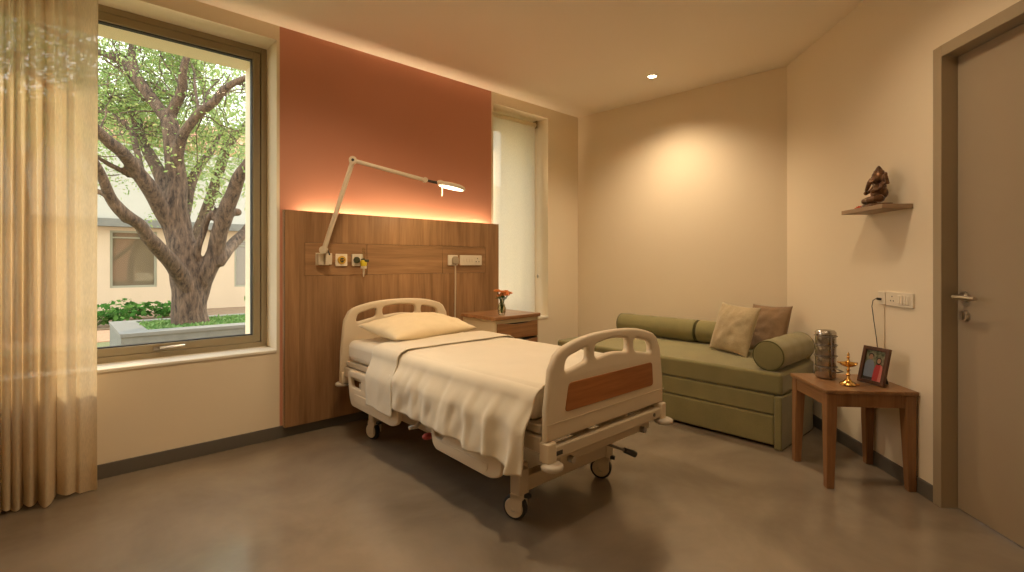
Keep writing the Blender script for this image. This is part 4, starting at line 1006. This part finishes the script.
# cushions: lean them
def place(o, loc, face, lean, roll=0):
    """stand a cushion on edge: its flat side looks along 'face' (xy), leaning back"""
    f_ = Vector((face[0], face[1], 0)).normalized(); s_ = Vector((0, 0, 1)).cross(f_)
    z_ = (f_*math.cos(lean) + Vector((0, 0, 1))*math.sin(lean)).normalized(); y_ = z_.cross(s_).normalized()
    Mx = Matrix((s_, y_, z_)).transposed().to_4x4(); o.matrix_world = Matrix.Translation(loc) @ Mx @ Matrix.Rotation(roll, 4, 'Z')
place(cu, (3.86 + .93*.066, 1.70 - .37*.066, .489 + .186), (-.93, .37), math.radians(19), math.radians(-2))
place(c2, (4.085 + .9*.06, 1.53 - .4*.06, .489 + .186), (-.91, .41), math.radians(17), math.radians(2))

# ------------------------------------------------------------------ courtyard
GZ = -.30
g_ = MB().box((-14, YO, GZ - .2), (24, 40, GZ)).build('courtyard_ground', M['lawn']); struct(g_)
g_ = MB().box((-6, 12.0, GZ), (14, 13.9, GZ + .015)).build('brick_path', M['brick_path']); struct(g_)
g_ = MB().box((-8, 14.0, GZ), (16, 18, GZ + .03)).build('planting_bed', M['soil']); struct(g_)
pl = thing('tree_planter', 'low square concrete planter around the tree in the courtyard', 'planter', (.575, 7.55, GZ))
PW, PD, PH, PB = 3.4, 1.72, .63, .30
mb = MB(); 
for a_, b_ in (((0, 0), (PW, PB)), ((0, PD - PB*.6), (PW, PD)), ((0, PB), (PB, PD - PB*.6)), ((PW - PB, PB), (PW, PD - PB*.6))): mb.box((a_[0] + .01, a_[1] + .01, 0), (b_[0] - .01, b_[1] - .01, PH - .04))
mb.build('planter_wall', M['planter'], pl)
mb = MB()
for a_, b_ in (((0, 0), (PW, PB)), ((0, PD - PB*.6), (PW, PD)), ((0, PB), (PB, PD - PB*.6)), ((PW - PB, PB), (PW, PD - PB*.6))): mb.box((a_[0], a_[1], PH - .04), (b_[0], b_[1], PH))
mb.build('coping', M['coping'], pl)
MB().box((PB - .02, PB - .02, 0), (PW - PB + .02, PD - PB*.6 + .02, PH - .07)).build('planter_soil', M['soil'], pl)
def leaf_cloud(name, pts, size, m, parent=None, aspect=.45, tilt=1.0, rnd=None):
    rnd = rnd or random; vs = []; fs = []
    for c, s_ in pts:
        d = Vector((rnd.gauss(0, 1), rnd.gauss(0, 1), rnd.gauss(0, tilt))).normalized(); u = d.orthogonal().normalized()
        u = Matrix.Rotation(rnd.random()*6.28, 3, d) @ u
        L_ = size*s_*(.7 + .6*rnd.random()); w_ = L_*aspect; n = len(vs); c = Vector(c)
        vs += [tuple(c), tuple(c + d*L_*.5 + u*w_*.5), tuple(c + d*L_), tuple(c + d*L_*.5 - u*w_*.5)]; fs.append((n, n+1, n+2, n+3))
    me = bpy.data.meshes.new(name); me.from_pydata(vs, [], fs); me.materials.append(m)
    o = bpy.data.objects.new(name, me); C.objects.link(o)
    if parent: o.parent = parent
    return o
rnd = random.Random(3)
pts = [((PB + rnd.random()*(PW - 2*PB), PB + rnd.random()*(PD - 1.6*PB), PH - .07 + rnd.random()*.06), 1) for _ in range(16000)]
gc = leaf_cloud('ground_cover', pts, .045, M['grasscover'], None, .5, 1, rnd); gc.location = (.575, 7.55, GZ)
tag(gc, 'low green ground cover filling the concrete planter', 'ground cover', kind='stuff')

TREE = [
 [(1.44,8.46,.15,.28),(1.44,8.46,.28,.25),(1.43,8.46,.45,.228),(1.43,8.46,.65,.225),(1.43,8.46,.91,.238),(1.41,8.46,1.14,.220),(1.34,8.46,1.44,.180),(1.29,8.46,1.77,.155),(1.27,8.46,2.16,.140),(1.26,8.46,2.58,.122),(1.22,8.46,2.94,.114),(1.19,8.56,3.31,.10)],
 [(1.20,8.5,3.2,.096),(1.08,8.66,3.44,.079),(.97,8.76,3.62,.079),(.87,8.86,3.83,.072),(.82,8.96,4.03,.065),(.82,9.06,4.29,.051),(.87,9.26,4.74,.037),(.8,9.4,5.3,.02)],
 [(.84,8.86,3.89,.057),(.73,9.06,4.06,.051),(.64,9.16,4.14,.051),(.46,9.36,4.26,.044),(.21,9.66,4.41,.037),(-.3,9.9,4.7,.02)],
 [(1.2,8.56,3.25,.085),(1.27,8.46,3.46,.072),(1.32,8.36,3.64,.064),(1.32,8.26,3.83,.056),(1.35,8.16,4.05,.049),(1.44,8.06,4.44,.035),(1.6,7.9,5.1,.02)],
 [(1.26,8.46,2.5,.10),(1.3,8.26,2.87,.07),(1.34,8.16,3.03,.063),(1.47,7.96,3.25,.062),(1.59,7.76,3.39,.055),(1.65,7.66,3.5,.055),(1.73,7.56,3.59,.048),(1.85,7.46,3.68,.041),(2.11,7.26,3.8,.034),(2.6,7.1,4.1,.02)],
 [(1.22,8.46,2.0,.11),(1.1,8.76,2.52,.087),(1.01,9.06,2.82,.082),(.95,9.36,3.08,.076),(.92,9.56,3.39,.07),(.86,9.76,3.63,.063),(.77,9.86,3.74,.039),(.66,9.96,3.8,.024),(.55,10.06,3.68,.016),(.47,10.16,3.5,.012)],
 [(1.3,8.46,1.45,.13),(1.2,8.44,1.72,.118),(1.08,8.36,1.91,.103),(.95,8.26,2.14,.102),(.85,8.16,2.29,.093),(.75,8.06,2.43,.084),(.62,7.86,2.58,.075),(.49,7.76,2.66,.067),(.38,7.66,2.75,.059),(.21,7.46,2.9,.045),(-.2,7.2,3.2,.03)],
 [(.85,8.16,2.29,.046),(.87,8.66,2.63,.042),(.8,8.96,3.09,.043),(.68,9.06,3.24,.043),(.57,9.16,3.33,.036),(.45,9.26,3.4,.036),(.21,9.46,3.52,.029),(-.2,9.6,3.8,.02)],
 [(.72,8.16,2.33,.039),(.61,8.06,2.38,.032),(.5,7.96,2.42,.031),(.39,7.86,2.47,.024),(.22,7.76,2.52,.018)],
 [(1.42,8.36,.80,.13),(1.3,8.24,.99,.112),(1.17,8.06,1.17,.102),(.98,7.86,1.36,.091),(.86,7.66,1.5,.082),(.77,7.56,1.65,.074),(.62,7.46,1.76,.072),(.5,7.36,1.91,.064),(.43,7.26,2.05,.057),(.36,7.16,2.2,.05),(.23,6.96,2.39,.043),(-.1,6.8,2.8,.03)],
 [(.49,7.36,1.93,.041),(.44,7.36,1.98,.035),(.37,7.36,2.0,.034),(.25,7.36,2.06,.023),(0,7.4,2.2,.015)],
 [(.7,7.56,1.71,.03),(.61,7.51,1.69,.024),(.57,7.46,1.71,.012)],
 [(1.36,8.5,1.35,.09),(1.38,8.56,1.59,.08),(1.46,8.86,2.0,.068),(1.61,9.16,2.53,.071),(1.84,9.46,2.94,.058),(2.01,9.66,3.2,.043),(2.14,9.76,3.5,.026)],
 [(1.48,8.46,.45,.13),(1.52,8.46,.64,.135),(1.61,8.36,1.0,.138),(1.72,8.26,1.32,.125),(1.77,8.16,1.64,.112),(1.82,8.06,1.86,.108),(1.84,7.96,2.05,.1),(1.88,7.86,2.24,.093),(1.92,7.76,2.4,.085),(1.99,7.66,2.55,.078),(2.17,7.46,2.91,.063),(2.5,7.2,3.4,.04)],
 [(1.75,8.26,1.17,.09),(1.82,8.26,1.29,.089),(1.98,8.56,1.43,.085),(2.14,8.76,1.57,.08),(2.33,8.96,1.76,.074),(2.64,9.26,2.14,.069),(3.1,9.5,2.9,.04)],
 [(1.49,8.4,1.0,.05),(1.50,8.36,1.14,.05),(1.5,8.26,1.41,.05),(1.58,8.26,1.65,.043),(1.62,8.16,1.85,.043),(1.74,8.16,1.94,.043),(1.82,8.06,1.98,.036)],
 [(1.71,8.16,1.92,.018),(1.65,8.06,2.08,.014),(1.58,8.06,2.22,.011),(1.49,8.06,2.32,.008)],
 [(1.46,7.96,3.25,.021),(1.46,8.06,3.46,.021),(1.45,8.16,3.7,.021),(1.46,8.26,3.91,.018),(1.44,8.46,4.14,.012)],
 [(1.51,7.96,3.31,.021),(1.58,8.16,3.56,.018),(1.69,8.36,3.76,.018),(1.85,8.46,3.99,.015),(2.03,8.66,4.33,.010)],
]
def resample(ch, k=4):
    P_ = [Vector(c[:3]) for c in ch]; R_ = [c[3] for c in ch]; op = []; orr = []
    for i in range(len(P_) - 1):
        p0 = P_[max(0, i-1)]; p1 = P_[i]; p2 = P_[i+1]; p3 = P_[min(len(P_)-1, i+2)]
        for j in range(k):
            t_ = j/k; op.append(.5*((2*p1) + (p2 - p0)*t_ + (2*p0 - 5*p1 + 4*p2 - p3)*t_*t_ + (3*p1 - p0 - 3*p2 + p3)*t_**3)); orr.append(R_[i]*(1-t_) + R_[i+1]*t_)
    op.append(P_[-1]); orr.append(R_[-1]); return op, orr
tr = thing('courtyard_tree', 'large spreading tree with furrowed trunk growing from the concrete planter', 'tree', (1.44, 8.46, .24))
org = Vector(tr.location); tm = MB(); rnd = random.Random(11); tips = []
for ci, ch in enumerate(TREE):
    P_, R_ = resample(ch)
    for i, q in enumerate(P_):
        R_[i] *= 1 + .10*mnoise.noise(q*3.1 + Vector((ci, 0, 0)))
        P_[i] = q + Vector((mnoise.noise(q*2.5), mnoise.noise(q*2.5 + Vector((9, 0, 0))), 0))*min(.05, R_[i]*.35)
    tm.tube([tuple(q - org) for q in P_], R_, 14)
    for i in range(3, len(P_)):
        if R_[i] < .085 and (P_[i].z > 3.05 or (P_[i].x < .45 and P_[i].z > 2.5)): tips.append((P_[i] + Vector((0, .12, 0)), R_[i]))
# knots
tm.ell(tuple(Vector((1.955, 8.06, 1.93)) - org), (.07, .05, .06)); tm.ell(tuple(Vector((1.60, 8.28, .95)) - org), (.06, .06, .10))
trunk = tm.build('trunk', M['bark'], tr)
rm = trunk.modifiers.new('fuse', 'REMESH'); rm.mode = 'VOXEL'; rm.voxel_size = .022; rm.use_smooth_shade = True
tw = MB(); leafpts = []
def twig(p0, d, r, ln, depth):
    n = 5; pts_ = [p0]; dd = d.copy()
    for i in range(n):
        dd = (dd + Vector((rnd.gauss(0, .28), rnd.gauss(0, .28), rnd.gauss(.02, .22)))).normalized(); pts_.append(pts_[-1] + dd*ln/n)
    tw.tube([tuple(q - org) for q in pts_], [r*(1 - .75*i/n) for i in range(n + 1)], 5, cap=False)
    if depth > 0:
        for _ in range(3):
            i = rnd.randint(2, n); twig(pts_[i], (dd + Vector((rnd.gauss(0, .8), rnd.gauss(0, .8), rnd.gauss(0, .6)))).normalized(), r*.5, ln*.65, depth - 1)
    else:
        for q in pts_[2:]:
            for _ in range(9):
                leafpts.append((q + Vector((rnd.gauss(0, .10), rnd.gauss(.16, .10), rnd.gauss(-.02, .07))) - org, 1))
sel = [tips[rnd.randrange(len(tips))] for _ in range(95)]
for q, r_ in sel:
    if q.y < 6.6: continue
    d = Vector((rnd.gauss(0, 1), .5 + abs(rnd.gauss(.4, .8)), rnd.gauss(.45, .6))).normalized()
    twig(q, d, .006 + r_*.10, .55 + .7*rnd.random(), 2)
# drooping sprays that hang lower
for q in ((.62, 8.3, 2.35), (1.70, 8.5, 2.3), (1.85, 8.6, 2.5), (2.25, 8.5, 2.6)):
    twig(Vector(q), Vector((rnd.gauss(0, 1), rnd.gauss(0, .6), -.2)).normalized(), .008, .38, 1)
tw.build('twigs', M['bark'], tr)
leafpts = [q for q in leafpts if q[0].y + org.y > 8.55 or q[0].z + org.z > 4.1 or rnd.random() < .38]
leaf_cloud('foliage', leafpts, .05, M['leaf'], tr, .42, 1, rnd)
print('leaf count', len(leafpts))

def back_tree(label, x, y, h, spread, trunk_pts, nleaf, seed, size=.11, zlow=2.4, m='leaf_far'):
    rr = random.Random(seed); t = thing('background_tree', label, 'tree', (x, y, GZ), 0, 'trees behind the courtyard tree')
    mb = MB()
    for ch in trunk_pts:
        P_, R_ = resample(ch); mb.tube([tuple(q) for q in P_], R_, 10)
    mb.build('trunk', M['bark'], t, smooth=True)
    pts_ = []
    clumps = [(rr.gauss(0, spread*.55), rr.gauss(0, spread*.35), zlow + (h - zlow)*rr.random()**.8) for _ in range(46)]
    for c in clumps:
        s_ = .35 + .5*rr.random()
        for _ in range(nleaf//46): pts_.append(((c[0] + rr.gauss(0, s_), c[1] + rr.gauss(0, s_), c[2] + rr.gauss(0, s_*.6)), 1))
    leaf_cloud('foliage', pts_, size, M[m], t, .5, 1, rr)
back_tree('paler tree with a forked trunk behind the courtyard tree, seen at its right', 2.95, 12.6, 7.4, 2.6, [[(-.85,0,0,.12),(-.80,0,1.6,.11),(-.40,.1,2.9,.11),(-.05,0,4.3,.10)],[(-.05,0,4.2,.09),(-.4,0,4.9,.07),(-.7,.1,5.9,.05)],[(-.05,0,4.2,.09),(.4,0,4.8,.07),(.9,.1,5.3,.05),(1.3,0,6.2,.03)]], 15000, 5, .10, 3.1)
back_tree('pale leafy tree behind the courtyard tree, seen at its left', -.5, 13.0, 8.2, 2.4, [[(0,0,0,.13),(.1,0,2.0,.11),(-.1,0,4.2,.09),(.1,.1,6.0,.05)],[(0,0,3.2,.06),(.6,0,4.6,.05),(1.0,0,5.6,.03)]], 15000, 8, .10, 3.6)

# building across the courtyard
fbld = thing('courtyard_building', 'low peach building with white parapet across the courtyard', 'building', (0, 18, GZ))
def fw_(x0, x1, y0, y1, z0, z1, name, m, par=None): return MB().box((x0, y0 - 18, z0 - GZ), (x1, y1 - 18, z1 - GZ)).build(name, M[m], par or fbld)
wn1 = (1.14, 2.23, .46, 2.10); wn2 = (4.30, 5.5, .39, 1.93)
mb = MB()
def fb_(x0, x1, z0, z1): mb.box((x0, 0, z0 - GZ), (x1, .3, z1 - GZ))
fb_(-9, wn1[0], GZ, 2.2); fb_(wn1[0], wn1[1], GZ, wn1[2]); fb_(wn1[0], wn1[1], wn1[3], 2.2); fb_(wn1[1], wn2[0], GZ, 2.2); fb_(wn2[0], wn2[1], GZ, wn2[2]); fb_(wn2[0], wn2[1], wn2[3], 2.2); fb_(wn2[1], 16, GZ, 2.2)
mb.build('facade_wall', M['facade'], fbld)
fw_(-9, 16, 17.72, 18.3, 2.2, 2.42, 'eaves_slab', 'coping')
fw_(-9, 16, 17.95, 18.6, 2.42, 4.6, 'parapet_wall', 'white_render')
mb = MB(); mb.add([(-9, .1, 5.1), (16, .1, 5.1), (16, 3.4, 6.6), (-9, 3.4, 6.6), (-9, .1, 4.95), (16, .1, 4.95), (16, 3.4, 4.95), (-9, 3.4, 4.95)], [(0,1,2,3),(4,7,6,5),(0,4,5,1),(1,5,6,2),(2,6,7,3),(3,7,4,0)]); mb.build('tiled_roof', M['tile'], fbld)
for (x0, x1, z0, z1) in (wn1, wn2):
    w_ = bpy.data.objects.new('window', None); C.objects.link(w_); w_.parent = fbld
    q = MB(); 
    def r_(a, b, c, d): q.box((a, .03, c - GZ), (b, .12, d - GZ))
    r_(x0, x0 + .06, z0, z1); r_(x1 - .06, x1, z0, z1); r_(x0 + .06, x1 - .06, z0, z0 + .06); r_(x0 + .06, x1 - .06, z1 - .06, z1); r_(x0 + .06, x1 - .06, z1 - .22, z1 - .18)
    q.build('window_frame', M['far_frame'], w_)
    MB().box((x0 + .05, .09, z0 + .05 - GZ), (x1 - .05, .11, z1 - .05 - GZ)).build('pane', M['far_glass'], w_)

def shrub(name, label, x, y, w_, h_, n, seed, size=.16, m='shrub', z=GZ + .02):
    rr = random.Random(seed); t = thing(name, label, 'shrub', (x, y, z), 0, 'leafy shrubs in the planting bed'); mb = MB(); pts_ = []
    for k in range(9):
        a = rr.random()*6.28; tip = Vector((w_*.5*math.cos(a)*rr.random(), .3*math.sin(a), h_*(.55 + .45*rr.random())))
        mb.tube([(0, 0, 0), tuple(tip*.5 + Vector((0, 0, .04))), tuple(tip)], [.010, .008, .004], 5)
        for _ in range(n//9): pts_.append((tuple(tip*(.45 + .6*rr.random()) + Vector((rr.gauss(0, .10), rr.gauss(0, .10), rr.gauss(0, .06)))), 1))
    mb.build('stems', M['stem'], t); leaf_cloud('foliage', pts_, size, M[m], t, .55, .6, rr)
shrubs = [(.65, 14.5, 1.0, .62, 'at its left end beside the curtain'), (1.05, 15.2, .8, .55, 'second from the left, below the building window'), (1.50, 15.9, .8, .75, 'tallest, under the middle of the building window'),
          (2.05, 16.0, .9, .5, 'spreading, under the right half of the building window'), (2.55, 15.8, .8, .62, 'just left of the tree trunk'), (4.15, 14.9, .6, .75, 'to the right of the tree trunk, standing alone'), (4.9, 14.9, .6, .62, 'at the right edge of the large window')]
for i, (x, y, w_, h_, wh) in enumerate(shrubs): shrub('garden_shrub', 'green shrub in the planting bed, ' + wh, x, y, w_, h_*.75, 120, 20 + i)

bpy.context.view_layer.update()
